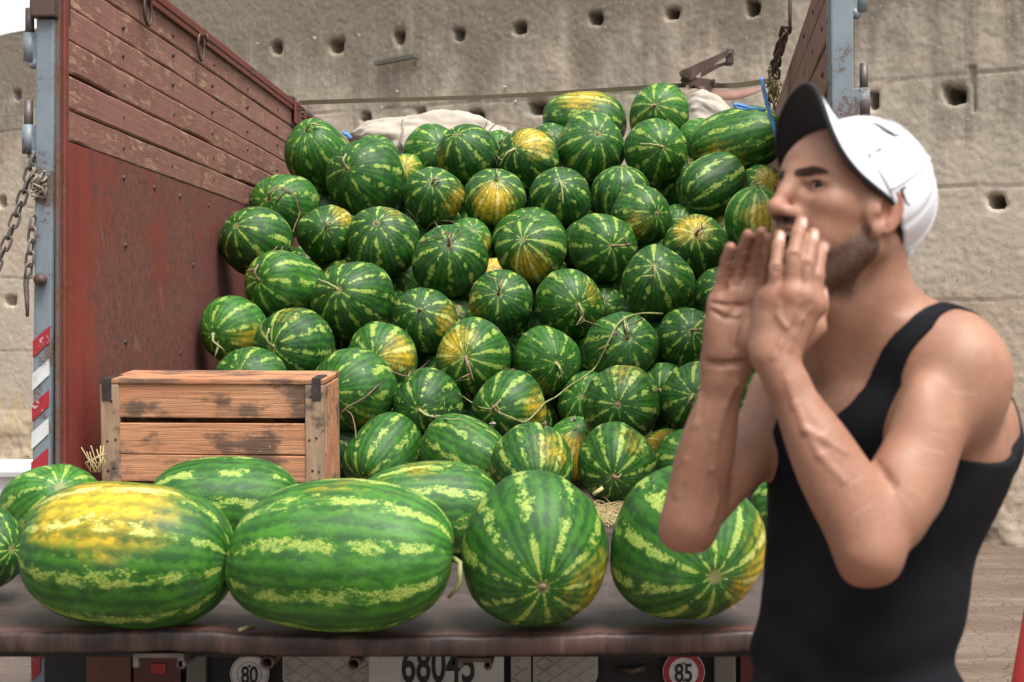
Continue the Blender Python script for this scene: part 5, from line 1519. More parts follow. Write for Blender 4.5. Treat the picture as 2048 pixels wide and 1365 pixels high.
# near arm
add_el(S1 + np.array((.007, -.004, -.020)), np.eye(3), (.049, .050, .068), .03)
add_rc(S1 + np.array((.006, 0, 0)), E1, .044, .037, .03)
add_el(S1 * .28 + E1 * .72 + np.array((.006, 0, 0)), np.eye(3), (.036, .036, .06), .03)
mid = S1 * .55 + E1 * .45; add_el(mid + np.array((.004, -.006, 0)), np.eye(3), (.0345, .036, .085), .03)
add_rc(E1, W1, .036, .0215, .022)
fm = E1 * .70 + W1 * .30; fd = (W1 - E1) / np.linalg.norm(W1 - E1); fo = np.cross(fd, (0, -1, 0)); fo /= np.linalg.norm(fo); fq = np.cross(fd, fo)
add_el(fm + fo * .004, np.stack([fd, fo, fq]), (.100, .0415, .037), .02)
add_el(E1 * .5 + W1 * .5, np.stack([fd, fo, fq]), (.09, .0300, .028), .02)
add_rc(E1 + np.array((-.002, .0, -.004)), PA(1720, 1136, 1.805), .030, .0195, .016)
add_rc(E1 + np.array((.004, .0, .0)), PA(1760, 1130, 1.81), .028, .020, .018)
add_rc(W1 - fd * .03, W1 + fd * .010, .0230, .0235, .016)
# far arm
add_el(S2 + np.array((.0, .0, -.01)), np.eye(3), (.045, .05, .055), .03)
add_rc(S2, E2, .046, .034, .03)
add_rc(E2, W2, .031, .0245, .02)
gd = (W2 - E2) / np.linalg.norm(W2 - E2); go = np.cross(gd, (0, -1, 0)); go /= np.linalg.norm(go); gq = np.cross(gd, go)
add_el(E2 * .66 + W2 * .34, np.stack([gd, go, gq]), (.100, .0365, .033), .02)
add_rc(E2 + np.array((0, 0, -.004)), PA(1352, 1068, 2.0), .026, .0185, .016)
add_rc(E2, PA(1396, 1072, 2.0), .024, .0175, .016)
add_rc(W2 - gd * .02, W2 + gd * .01, .028, .0285, .014)
# ---- head
hel((-2, 0, 34), (89, 72, 80), .02)
hel((52, 0, 44), (38, 58, 44), .03)                       # forehead
hel((40, 0, -22), (52, 57, 74), .03)                      # face
hrc((89, 7, 36), (67, 45, 35), 8.5, 8.5, .014); hrc((89, -7, 36), (67, -45, 35), 8.5, 8.5, .014)
for s in (1, -1):
    hel((62, s * 43, -3), (24, 20, 17), .024)             # cheek bone
    hel((60, s * 34, -38), (24, 20, 26), .02)
    hrc((4, s * 54, -42), (60, s * 24, -92), 15, 15, .024) # jaw
    hrc((4, s * 58, -5), (8, s * 55, -44), 11, 12, .02)
hel((74, 0, -95), (15, 21, 15), .02)                      # chin
hel((76, 0, -30), (23, 29, 22), .018)                     # upper jaw
# eye sockets, balls and lids
for s in (1, -1):
    hel((90, s * 32, 22), (14, 17, 11), .014, -1)
    hel((71.5, s * 32, 21), (14.2, 14.2, 14.2), .004)
    hrc((86.5, s * 19, 26), (78.5, s * 46, 25), 3.2, 3.2, .006)     # fold of the upper lid
    hel((90, s * 33, 20.5), (13, 14.8, 3.9), .002, -1)
# nose
hrc((91, 0, 32), (116, 0, -9), 7.5, 8.5, .012)
hrc((98, 0, 20), (106, 0, 8), 7.5, 7.5, .010)
hel((115, 0, -13), (11, 10, 9.5), .010)
for s in (1, -1):
    hel((102, s * 13.5, -16.5), (12.5, 7.5, 8.5), .008)
    hel((105, s * 6.8, -24.5), (6.5, 3.6, 5), .003, -1)
hrc((102, 0, -22), (110, 0, -20), 4, 4, .005)
# open mouth
hel((95, 0, -51), (25, 22, 16.5), .006, -1)
hrc((101, 0, -32), (92, 20, -37), 5.2, 4.4, .006); hrc((101, 0, -32), (92, -20, -37), 5.2, 4.4, .006)
hrc((92, 20, -37), (84, 25, -50), 4.2, 4.4, .006); hrc((92, -20, -37), (84, -25, -50), 4.2, 4.4, .006)
hrc((91, 0, -69), (83, 24, -54), 6.0, 4.4, .006); hrc((91, 0, -69), (83, -24, -54), 6.0, 4.4, .006)
# ears
for s in (1, -1):
    cE = np.array((7, s * 76, -3.)); a1 = np.array((-.24, s * .10, .96)); a2 = np.array((-.93, s * .30, -.18))
    a1 /= np.linalg.norm(a1); a2 -= a1 * (a1 @ a2); a2 /= np.linalg.norm(a2); nE = np.cross(a1, a2); nE *= np.sign(nE[1]) * s
    ax = np.stack([a1, a2, np.cross(a1, a2)]) @ HAX
    add_el(h(*cE), ax, (.027, .018, .0042), .006)
    hel(tuple(cE + a2 * -14 - nE * 3), (14, 8, 22), .010)
    add_el(h(*(cE + a2 * 1.5 + a1 * 1 + nE * 5.2)), ax, (.019, .0100, .0062), .005, -1)
    pts = [cE + a1 * 28 * math.cos(t) + a2 * (18.5 * math.sin(t) if math.sin(t) > 0 else 13 * math.sin(t)) + nE * (2.5 + 1.5 * math.sin(t)) for t in np.linspace(-1.05, 2.5, 12)]
    for i, (p, q) in enumerate(zip(pts, pts[1:])): hrc(tuple(p), tuple(q), 3.6, 3.5, .004)
    pts = [cE + a1 * (17 * math.cos(t) - 1) + a2 * (9.5 * math.sin(t) + 1.5) + nE * 2.2 for t in np.linspace(.35, 2.5, 7)]
    for p, q in zip(pts, pts[1:]): hrc(tuple(p), tuple(q), 2.5, 2.5, .006)
    hel(tuple(cE - a1 * 25 + a2 * -3 + nE * 1.5), (7, 5, 7.5), .008)
    hel(tuple(cE - a2 * 11 - a1 * 3 + nE * 4), (4, 4, 5.5), .006)
# ---- hands
N_HAND0 = len(PRIMS)
NAILS = []; JOINTS = []
def finger(js, r0, r1, k=.0035, nail=None):
    m_ = len(js) - 1
    for i in range(m_):
        ra = r0 + (r1 - r0) * i / m_; rb = r0 + (r1 - r0) * (i + 1) / m_
        add_rc(js[i], js[i + 1], ra, rb, k)
        if i: 
            pass
    if nail is not None:
        d = js[-1] - js[-2]; d /= np.linalg.norm(d)
        NAILS.append((js[-1] - d * .004 + np.asarray(nail) * r1 * .9, d, np.asarray(nail, float)))
toward = np.array((.25, -.97, 0))
# near (left) hand: back of the hand to the camera
nm = [PA(1549, 598, 1.850), PA(1582, 590, 1.840), PA(1611, 596, 1.838), PA(1630, 610, 1.845)]
finger([nm[0], PA(1552, 538, 1.846), PA(1557, 496, 1.858), PA(1560, 471, 1.868)], .0096, .0072, nail=(.3, -.95, 0))
finger([nm[1], PA(1587, 512, 1.838), PA(1597, 468, 1.850), PA(1603, 444, 1.862)], .0102, .0078, nail=(.55, -.83, 0))
finger([nm[2], PA(1614, 530, 1.838), PA(1622, 490, 1.850), PA(1627, 468, 1.858)], .0100, .0076, nail=(.5, -.86, 0))
finger([nm[3], PA(1634, 553, 1.848), PA(1639, 515, 1.862), PA(1642, 490, 1.872)], .0098, .0074, nail=(.9, -.4, 0))
for i, q in enumerate(nm):
    add_rc(W1 + np.array((.0085 * (i - 1.5), .0, .006)), q, .0150, .0122, .012)
    add_el(q + np.array((0, -.002, .0)), np.eye(3), (.0105,) * 3, .012)
    add_rc(W1 * .35 + q * .65 + np.array((0, -.0115, 0)), q + np.array((0, -.0075, 0)), .0026, .0034, .005)   # tendons
add_el(PA(1560, 645, 1.860), np.eye(3), (.030, .016, .036), .016)
add_rc(PA(1520, 690, 1.862), PA(1535, 600, 1.862), .014, .013, .016)
add_rc(PA(1590, 690, 1.87), PA(1633, 655, 1.878), .016, .0125, .012)
add_rc(PA(1630, 655, 1.878), PA(1641, 612, 1.882), .0115, .0100, .006)
add_rc(PA(1641, 612, 1.882), PA(1643, 586, 1.886), .0098, .0080, .004)
NAILS.append((PA(1655, 590, 1.878), np.array((0, 0, 1.)), np.array((.8, -.6, 0))))
# far (right) hand: palm to the camera
fmq = [PA(1438, 602, 1.975), PA(1467, 590, 1.985), PA(1498, 588, 1.985), PA(1521, 596, 1.975)]
finger([fmq[0], PA(1445, 557, 1.970), PA(1453, 523, 1.962), PA(1461, 496, 1.952)], .0088, .0074)
finger([fmq[1], PA(1475, 540, 1.980), PA(1486, 502, 1.970), PA(1496, 471, 1.958)], .0094, .0078)
finger([fmq[2], PA(1506, 538, 1.980), PA(1516, 498, 1.970), PA(1524, 465, 1.958)], .0094, .0078)
finger([fmq[3], PA(1529, 545, 1.968), PA(1536, 508, 1.958), PA(1541, 478, 1.950)], .0092, .0076)
for i, q in enumerate(fmq):
    add_rc(W2 + np.array((.011 * (i - 1.5), .0, .004)), q, .018, .0125, .014)
    add_el(q + np.array((0, -.005, -.008)), np.eye(3), (.0120, .009, .0120), .012)
add_el(PA(1440, 668, 1.972), np.eye(3), (.0185, .016, .036), .014)
add_el(PA(1492, 672, 1.966), np.eye(3), (.019, .018, .030), .014)
add_rc(PA(1497, 680, 1.962), PA(1535, 640, 1.945), .016, .012, .012)
add_rc(PA(1535, 640, 1.945), PA(1552, 590, 1.935), .0115, .0095, .006)
N_HAND1 = len(PRIMS)
# crease lines of the palm
for a, b in ((PA(1424, 610, 1.955), PA(1500, 622, 1.965)), (PA(1422, 625, 1.955), PA(1500, 640, 1.962)), (PA(1500, 612, 1.966), PA(1474, 690, 1.955))):
    pass
NEARHAND = (1.80, 1.90)

# veins, sinews and skin folds: thin ridges and grooves lying on the surface
_bf = field(PRIMS)
def on_skin(px, py, y0=1.6):
    d = P(px, py, 1.0) - Vector((0, 0, H)); L = d.length; o = np.array((0, 0, H)); dn = np.array(d) / L; t = y0 * L
    for _ in range(40):
        q = o + dn * t; e = float(_bf(q[None].astype(np.float32), q, 0.0)[0])
        t += max(-.01, min(.08, e * .8))
        if abs(e) < .0003: break
    return o + dn * t
def ridge(pts, r, k, inset, op=1):
    if op > 0: r *= .72; inset *= .8
    Q = [on_skin(a, b) + np.array((0, inset, 0)) for a, b in pts]
    for a, b in zip(Q, Q[1:]):
        if np.linalg.norm(a - b) < .08: add_rc(a, b, r, r, k, op)
ridge([(1548, 715), (1560, 690), (1572, 655), (1590, 628), (1596, 606)], .0022, .006, .0012)
ridge([(1580, 700), (1588, 672), (1604, 640), (1618, 618)], .0020, .006, .0012)
ridge([(1572, 655), (1556, 630), (1560, 608)], .0018, .006, .0012)
ridge([(1575, 760), (1590, 810), (1612, 860), (1640, 910), (1690, 965)], .0015, .008, .0018)
ridge([(1612, 860), (1650, 880), (1690, 905)], .0015, .008, .0016)
ridge([(1470, 770), (1450, 815), (1432, 880), (1424, 940), (1434, 1000), (1424, 1040)], .0028, .008, .0018)
ridge([(1400, 790), (1392, 850), (1372, 920), (1352, 990)], .0022, .008, .0016)
ridge([(1750, 926), (1766, 948), (1784, 970)], .0010, .012, .0002, -1)
ridge([(1412, 724), (1440, 729), (1470, 727), (1498, 722)], .0012, .008, -.0002, -1)
ridge([(1426, 606), (1450, 612), (1478, 612), (1500, 606)], .0013, .005, -.0003, -1)
ridge([(1424, 622), (1450, 638), (1478, 636), (1500, 624)], .0013, .005, -.0003, -1)
ridge([(1498, 618), (1480, 640), (1472, 670), (1470, 695)], .0014, .006, -.0003, -1)
for (a, b) in (((1542, 537), (1562, 538)), ((1576, 511), (1598, 513)), ((1604, 529), (1624, 531))):
    ridge([(a[0], a[1] - 3), (b[0], b[1] - 3)], .0009, .003, -.0002, -1); ridge([(a[0], a[1] + 4), (b[0], b[1] + 4)], .0009, .003, -.0002, -1)

import time as _t
_t0 = _t.time()
body_f = field(PRIMS)
bv, bq = surface_nets(body_f, (-.02, 1.70, .93), (.72, 2.36, 1.79), .0024)
print("body mesh", len(bv), len(bq), round(_t.time() - _t0, 1), "s")

# ---- colouring of the skin: beard, brows, lips and so on (weights per vertex)
hp = (bv - HO) @ HAX.T * 1000.0
hx, hy, hz = hp[:, 0], hp[:, 1], hp[:, 2]; ay = np.abs(hy)
S_ = lambda v, a, b: np.clip((v - a) / (b - a), 0, 1) ** 2 * (3 - 2 * np.clip((v - a) / (b - a), 0, 1))
is_head = (bv[:, 1] > 1.865) | (hx < 40)
ish = ((np.abs(hx) < 130) & (hz > -125) & (hz < 130) & (ay < 95)).astype(float)
hand_d = field(PRIMS[N_HAND0:N_HAND1])(bv.astype(np.float32)); onhand = hand_d < .0022
ish *= 1 - onhand.astype(float)
line = np.interp(hx, [-10, 2, 12, 35, 62, 80], [34, 26, 10, -20, -40, -28])
beard = S_(line - hz, -6, 26) * S_(hx - np.interp(hz, [-60, -15, 10, 30], [2, 6, 12, 8]), -4, 7) * (1 - S_(ay, 69, 73) * S_(hz, -40, -32) * S_(hx, 26, 20)) * S_(hz, -128, -98) * S_(ay, -1, 0)
under = S_(hx, 84, 60) + S_(hz, -60, -66)
beard *= np.clip(under, 0, 1)
mous = S_(hx, 82, 90) * S_(hz, -18.5, -23) * S_(hz, -36, -31) * S_(ay, 29, 24)
chinb = S_(hz, -70, -76) * S_(hx, 48, 58) * S_(hz, -128, -100)
beard = np.clip(np.maximum(beard, np.maximum(mous * 1.0, chinb)), 0, 1) * ish
arch = np.interp(ay, [8, 18, 32, 46, 52], [33.5, 35.5, 38.5, 37, 33])
brow = S_(np.abs(hz - arch), np.interp(ay, [8, 20, 40, 52], [6.2, 6.5, 5.2, 2.5]), np.interp(ay, [8, 20, 40, 52], [3.2, 3.6, 2.6, .5])) * S_(ay, 8, 12) * S_(ay, 53, 47) * S_(hx, 55, 62) * ish
hair = S_(hx, 46, 20) * S_(hz, -4 , 30) * S_(hz - (.9 * hx), -20, 0) * ish
hair = np.maximum(hair, S_(hx, -45, -60) * S_(hz, -52, -20) * ish)
lip = np.zeros(len(bv))
for (a, b, r) in (((101, 0, -33), (92, 20, -38), 7), ((92, 20, -38), (84, 25, -50), 5.5), ((91, 0, -68), (83, 24, -54), 7.5)):
    a = np.array(a, float); b = np.array(b, float); q = np.stack([hx, ay, hz], 1) - a; t = np.clip(q @ (b - a) / ((b - a) @ (b - a)), 0, 1)
    lip = np.maximum(lip, S_(np.linalg.norm(q - t[:, None] * (b - a), axis=1), r, r - 3))
lip *= ish
mouth = S_(((hx - 88) / 26) ** 2 + (hy / 21) ** 2 + ((hz + 50) / 17) ** 2, 1.05, .8) * ish * (1 - lip)
beard *= (1 - lip)
nost = np.zeros(len(bv))
for s in (1, -1): nost = np.maximum(nost, S_(np.sqrt(((hx - 103) / 6.5) ** 2 + ((hy - s * 6.5) / 4) ** 2 + ((hz + 24) / 5) ** 2), 1.15, .8) * ish)
lash = np.zeros(len(bv))
rr_ = np.sqrt((hx - 71.5) ** 2 + (ay - 32) ** 2 + (hz - 21) ** 2)
lash = S_(rr_, 18, 15.5) * S_(np.abs(hz - 25.4), 1.9, .7) * S_(np.abs(ay - 32.5), 14.5, 12.5) * S_(hx, 74, 78) * ish
flush = np.zeros(len(bv))
def spot(c, r): return S_(np.linalg.norm(bv - c, axis=1), r, r * .25)
for c, r, k in ((h(112, 0, -5), .024, .9), (h(-6, 80, 5), .040, .8), (h(-1, 78, -26), .018, .7), (E1 + np.array((-.01, 0, -.03)), .06, .8), (E2 + np.array((-.01, 0, -.03)), .055, .9), (nm[1], .03, .6), (nm[3], .025, .6), (h(60, 46, 0), .03, .35), (fmq[1], .04, .35), (S1 + np.array((.02, 0, .02)), .06, .25)):
    flush = np.maximum(flush, spot(c, r) * k)
crease = np.zeros(len(bv)); pale = np.zeros(len(bv))
for (c, r) in JOINTS: pass
for (a, b) in (((1424, 606), (1500, 612)), ((1421, 619), (1470, 640)), ((1470, 640), (1502, 628)), ((1502, 600), (1478, 640)), ((1478, 640), (1470, 700)), ((1408, 722), (1500, 724)), ((1410, 733), (1500, 733))):
    A = PA(*a, 1.96); B = PA(*b, 1.96); q = bv - A; q[:, 1] = 0; ab = B - A; ab[1] = 0; t = np.clip(q @ ab / (ab @ ab), 0, 1)
    crease = np.maximum(crease, S_(np.linalg.norm(q - t[:, None] * ab, axis=1), .0034, .0012) * (bv[:, 1] > 1.92))
for (px, py, ang, L) in ((1445, 557, .1, 15), (1453, 523, .1, 14), (1475, 540, .1, 17), (1486, 502, .1, 16), (1506, 538, .1, 16), (1516, 498, .1, 15), (1438, 584, .1, 16), (1468, 573, .1, 16), (1500, 571, .1, 15), (1529, 545, .1, 12)):
    A = PA(px - L, py + 3, 1.965); B = PA(px + L, py - 3, 1.965); q = bv - A; q[:, 1] = 0; ab = B - A; ab[1] = 0; t = np.clip(q @ ab / (ab @ ab), 0, 1)
    crease = np.maximum(crease, .8 * S_(np.linalg.norm(q - t[:, None] * ab, axis=1), .0030, .0008) * (bv[:, 1] > 1.92) * (bv[:, 1] < 2.01))
rs = np.random.RandomState(4)   # healed scars across the near arm
for (px, py, L, an) in ((1630, 872, 26, -.45), (1660, 935, 14, -.3), (1708, 965, 24, -.5), (1722, 1022, 18, -.6), (1930, 787, 22, .1), (1880, 872, 20, .25), (1868, 902, 18, .25), (1828, 902, 16, .0), (1850, 938, 20, .15), (1836, 985, 22, .6), (1812, 1000, 16, .8), (1905, 845, 14, .1), (1760, 935, 18, .9), (1650, 905, 16, -.4)):
    Yq = 1.8; A = PA(px - L * math.cos(an), py - L * math.sin(an), Yq); B = PA(px + L * math.cos(an), py + L * math.sin(an), Yq)
    cam0 = np.array((0, 0, H)); pj = bv.copy(); sc_ = Yq / pj[:, 1]; pj = cam0 + (pj - cam0) * sc_[:, None]
    q = pj - A; ab = B - A; t = np.clip(q @ ab / (ab @ ab), 0, 1)
    pale = np.maximum(pale, S_(np.linalg.norm(q - t[:, None] * ab, axis=1), .0034, .0008) * (bv[:, 1] < 1.96) * rs.uniform(.1, .5))
nail = np.zeros(len(bv))
for c, d, nn in NAILS:
    q = bv - c; al = q @ d; la = q @ np.cross(d, nn); dn = q @ nn
    nail = np.maximum(nail, S_(np.sqrt((al / .0075) ** 2 + (la / .0052) ** 2 + (dn / .006) ** 2), 1.15, .85))
chest = spot(PA(1662, 790, 1.95), .075) * .55 * (bv[:, 1] < 2.05) * (bv[:, 2] < P(0, 715, 1.96).z)
tan = S_(np.minimum(np.linalg.norm(np.cross(bv - E2, gd), axis=1) + 10 * ((bv - E2) @ gd < -.03), 9), .075, .06) * .8
body_me = mesh_np("person", bv, bq)
def col_attr(me, name, r, g, b):
    at = me.attributes.new(name, 'FLOAT_COLOR', 'POINT'); n_ = len(r)
    a = np.stack([r, g, b, np.ones(n_)], 1).astype(np.float32); at.data.foreach_set("color", a.ravel())
col_attr(body_me, "hair_mask", beard, np.maximum(brow, lash), np.maximum(hair * .95, chest * .8))
col_attr(body_me, "skin_mask", np.maximum(lip, flush * .0), flush, np.maximum(np.maximum(mouth, nost), crease * .0))
def seg_d(a, b):
    q = bv - a; ab = b - a; t = np.clip(q @ ab / (ab @ ab), 0, 1); return np.linalg.norm(q - t[:, None] * ab, axis=1)
armhair = np.maximum(S_(seg_d(E1 * .85 + W1 * .15, W1), .075, .055), S_(seg_d(E2 * .85 + W2 * .15, W2), .07, .05)) * (~onhand)
sunned = np.clip(armhair + .6 * S_(seg_d(S1, E1), .09, .06) * (bv[:, 2] < 1.38), 0, 1)
col_attr(body_me, "arm_mask", armhair, sunned, np.zeros(len(bv)))
col_attr(body_me, "mark_mask", nail, pale, np.maximum(crease, 0))
g = NG("tanned_skin"); p = world_pos(g)
hm = g.n("ShaderNodeSeparateColor", {0: g.attr("hair_mask", out='Color')}).outputs
smk = g.n("ShaderNodeSeparateColor", {0: g.attr("skin_mask", out='Color')}).outputs
mk = g.n("ShaderNodeSeparateColor", {0: g.attr("mark_mask", out='Color')}).outputs
n1 = g.noise(p, 14, 4, 0.6); n2 = g.noise(p, 90, 4, 0.7); n3 = g.noise(p, 420, 2, 0.6); n4 = g.noise(p, 36, 3, 0.6)
c = g.mix(g.step(n1, 0.3, 0.7), (0.365, 0.196, 0.130), (0.285, 0.138, 0.088))
c = g.mix(g.math('MULTIPLY', g.step(n2, 0.45, 0.75), 0.22), c, (0.46, 0.25, 0.185))
c = g.mix(g.math('MULTIPLY', g.step(n4, 0.55, 0.72), 0.20), c, (0.28, 0.125, 0.08))
c = g.mix(g.math('MULTIPLY', smk[1], 0.45), c, (0.40, 0.135, 0.095))
c = g.mix(g.math('MULTIPLY', smk[0], 0.70), c, (0.30, 0.095, 0.085))
c = g.mix(g.math('MULTIPLY', mk[1], 0.55), c, (0.62, 0.40, 0.32))
c = g.mix(g.math('MULTIPLY', mk[2], 0.30), c, (0.16, 0.060, 0.040))
c = g.mix(g.math('MULTIPLY', mk[0], 0.85), c, (0.68, 0.46, 0.40))
am = g.n("ShaderNodeSeparateColor", {0: g.attr("arm_mask", out='Color')}).outputs
c = g.mix(g.math('MULTIPLY', am[1], 0.30), c, (0.27, 0.115, 0.070))
ah = g.noise(g.n("ShaderNodeMapping", {'Vector': p, 'Scale': (520, 300, 130), 'Rotation': (0, .5, 0)}).outputs[0], 1.0, 3, 0.7, 0.6)
c = g.mix(g.math('MULTIPLY', g.math('MULTIPLY', am[0], g.step(ah, 0.54, 0.66)), 0.38), c, (0.10, 0.045, 0.030))
hn = g.noise(g.scale(p, (380, 380, 150)), 1.0, 3, 0.75)
bk = g.math('MULTIPLY', hm[0], g.step(g.math('ADD', hn, g.math('MULTIPLY', hm[0], 0.40)), 0.48, 0.95), clamp=True)
c = g.mix(g.math('MULTIPLY', bk, 0.84), c, (0.026, 0.016, 0.012))
c = g.mix(g.math('MULTIPLY', g.math('MULTIPLY', hm[2], g.step(hn, 0.25, 0.6)), 0.72), c, (0.03, 0.02, 0.016))
c = g.mix(g.math('MULTIPLY', g.step(g.math('ADD', hm[1], g.math('MULTIPLY', g.math('SUBTRACT', hn, .5), .6)), 0.25, 0.6), 0.94), c, (0.016, 0.010, 0.009))
c = g.mix(smk[2], c, (0.035, 0.010, 0.010))
rough = g.math('ADD', 0.42, g.math('MULTIPLY', n2, 0.2))
rough = g.math('SUBTRACT', rough, g.math('MULTIPLY', mk[0], 0.15))
bmp = g.bump(g.math('ADD', g.math('MULTIPLY', n3, 0.5), g.math('ADD', g.math('MULTIPLY', n2, 0.7), g.math('ADD', g.math('MULTIPLY', bk, 0.8), g.math('MULTIPLY', mk[2], -1.2)))), 0.35, 0.0016)
SKIN = g.out(c, rough, bmp, **{'Subsurface Weight': 0.16, 'Subsurface Radius': (0.012, 0.005, 0.003), 'Subsurface Scale': 0.5, 'Specular IOR Level': 0.42})
man = link("person", body_me, SKIN)
man.data.transform(Matrix.Translation((-.30, -2.05, 0))); man.location = (.30, 2.05, 0)
tag(man, "shouting man in a black tank top and white cap, both hands cupped at his mouth", "person")
MO = Vector(man.location)
def mpart(name, me, mat, parent=None):
    o = link(name, me, mat, parent or man)
    o.location = -MO if parent is None else (0, 0, 0)
    return o
# teeth behind the upper lip
m = MB()
for i in range(-4, 5):
    a = i * .24; c0 = h(70 + 23 * math.cos(a), 19 * math.sin(a) * 1.15, -38.5)
    m.tube([c0 + HU * .004, c0, c0 - HU * .0045], [.0034, .0040, .0030], 8)
mpart("teeth", m.mesh("teeth"), m_simple("teeth_enamel", (.68, .62, .52), .3, .06, 200))
# eyes
g = NG("eyeball"); ob = g.co('Object')
dt = g.vmath('DOT_PRODUCT', g.vmath('NORMALIZE', ob), (0, 0, 1))
c = g.ramp(dt, [(0.0, (.62, .54, .49)), (0.86, (.66, .58, .53)), (0.875, (.010, .006, .004)), (0.955, (.028, .013, .007)), (0.965, (.004, .004, .004))])
EYE = g.out(c, 0.16, None, **{'Specular IOR Level': 0.4})
for s in (1, -1):
    bm = bmesh.new(); bmesh.ops.create_uvsphere(bm, u_segments=32, v_segments=20, radius=.0128); me = bpy.data.meshes.new("eye"); bm.to_mesh(me); bm.free()
    for pl in me.polygons: pl.use_smooth = True
    o = link("eye", me, EYE, man); o.location = Vector(h(71.5, s * 32, 21)) - MO
    gz_ = Vector(HF * .93 + HL * .30 - HU * .06); o.rotation_mode = 'QUATERNION'; o.rotation_quaternion = gz_.to_track_quat('Z', 'Y')

# ---- tank top: a cloth shell over the same torso
cl = PRIMS[:N_TORSO]
base_f = field(cl)
zpy = lambda py, Y=1.98: P(0, py, Y).z
arm_z = [zpy(q) for q in (960, 948, 932, 908, 850, 815, 780, 746, 700, 656, 600)]
arm_u = [.50, .30, .190, .140, .112, .103, .098, .095, .107, .126, .132]
nk_u = [0, .012, .030, .048, .060, .070, .082, .100, .118]
nk_z = [zpy(q) for q in (832, 828, 806, 768, 728, 700, 672, 640, 585)]
nb_z = [zpy(q) for q in (705, 704, 700, 690, 680, 670, 655, 635, 585)]
def tank_f(p, c=None, hb=None):
    d = base_f(p, c, hb)
    u, w, z = torso_uvw(p)
    fold = .0030 * (1 + np.sin(z * 80 + 5 * u + 2.2 * np.sin(u * 21))) * np.clip((1.16 - z) / .14, 0, 1) + .0014 * (1 + np.sin(z * 52 - u * 60 + 1)) * np.clip((1.30 - z) / .2, 0, 1)
    fold += .0010 * (1 + np.sin((u - z * .6) * 120)) * np.clip((.12 - np.abs(z - 1.33)) / .12, 0, 1)
    sh = np.abs(d - fold - .0012) - .0034
    au = np.interp(z, arm_z, arm_u); au = au + .012 * np.clip((-w - .01) / .02, 0, 1)
    ma = (np.abs(u) - au) * .8
    nz = np.where(w > -.012, np.interp(np.abs(u), nk_u, nk_z), np.interp(np.abs(u), nk_u, nb_z))
    mn = (z - nz) * .62
    mh = (P(0, 1340, 2.05).z - .20 * np.clip((w + .06) / .10, 0, 1) + .003 * np.sin(u * 40)) - z
    return np.maximum(sh, np.maximum(np.maximum(ma, mn), mh)).astype(np.float32)
tv, tq = surface_nets(tank_f, (-.02, 1.78, .82), (.72, 2.36, 1.62), .0026)
print("tank", len(tv), round(_t.time() - _t0, 1))
g = NG("black_ribbed_cotton"); p = world_pos(g)
wv = g.n("ShaderNodeTexWave", {'Vector': p, 'Scale': 210.0, 'Distortion': 0.6, 'Detail': 1.0}); wv.bands_direction = 'X'
n1 = g.noise(p, 9, 4, 0.6); n2 = g.noise(p, 300, 2, 0.6)
c = g.mix(g.step(n1, 0.3, 0.7), (0.0042, 0.0048, 0.0068), (0.0075, 0.0085, 0.0115))
c = g.mix(g.math('MULTIPLY', g.step(n2, 0.5, 0.75), 0.4), c, (0.011, 0.012, 0.015))
TANK = g.out(c, 0.85, g.bump(g.math('ADD', wv.outputs[1], n2), 0.35, 0.0012), **{'Specular IOR Level': 0.18})
mpart("tank_top", mesh_np("tank_top", tv, tq), TANK)
# raised hem along arm holes and neck comes from the shell itself

# ---- trousers and shoes
TR = []
_save = PRIMS; PRIMS = TR
hipc = np.array((P(1712, 0, 2.06).x, 2.06, 0))
add_rc(hipc + np.array((0, 0, .90)) + TL * .045, hipc + np.array((0, 0, .90)) - TL * .045, .096, .096, .03)
add_rc(hipc + np.array((.01, 0, .955)) + TL * .04, hipc + np.array((.01, 0, .955)) - TL * .04, .098, .098, .03)
add_rc(hipc + np.array((.03, .03, .86)) + TL * .05, hipc + np.array((.03, .03, .86)) - TL * .05, .10, .10, .04)
for s in (1, -1):
    kn = hipc + np.array((-.02, 0, .47)) + TL * .10 * s; an = hipc + np.array((.02, 0, .085)) + TL * .11 * s
    add_rc(hipc + np.array((0, 0, .84)) + TL * .085 * s, kn, .096, .070, .03); add_rc(kn, an, .070, .060, .02)
trf = field(TR)
def trouser_f(p, c=None, hb=None):
    d = trf(p, c, hb) + .003 * np.sin(p[:, 2] * 60 + 6 * p[:, 0])
    _, w, _z2 = torso_uvw(p)
    return np.maximum(d, np.maximum(p[:, 2] - P(0, 1334, 2.05).z + .11 * np.clip((w + .07) / .05, 0, 1), .05 - p[:, 2])).astype(np.float32)
rv, rq = surface_nets(trouser_f, (-.05, 1.70, .0), (.75, 2.45, 1.08), .008)
mpart("trousers", mesh_np("trousers", rv, rq), m_simple("tan_trousers", (.40, .25, .135), .85, .15, 40))
SH = []; PRIMS = SH
for s in (1, -1):
    an = hipc + np.array((.02, 0, .05)) + TL * .11 * s
    add_rc(an + np.array((0, 0, -.005)) - TF * .03, an + TF * .17 + np.array((0, 0, -.012)), .046, .036, .02)
shf = field(SH)
def shoe_f(p, c=None, hb=None): return np.maximum(shf(p, c, hb), .002 - p[:, 2]).astype(np.float32)
wv_, wq_ = surface_nets(shoe_f, (-.2, 1.65, -.02), (.75, 2.45, .14), .006)
mpart("shoes", mesh_np("shoes", wv_, wq_), m_simple("black_shoe_leather", (.02, .018, .017), .5))
PRIMS = _save

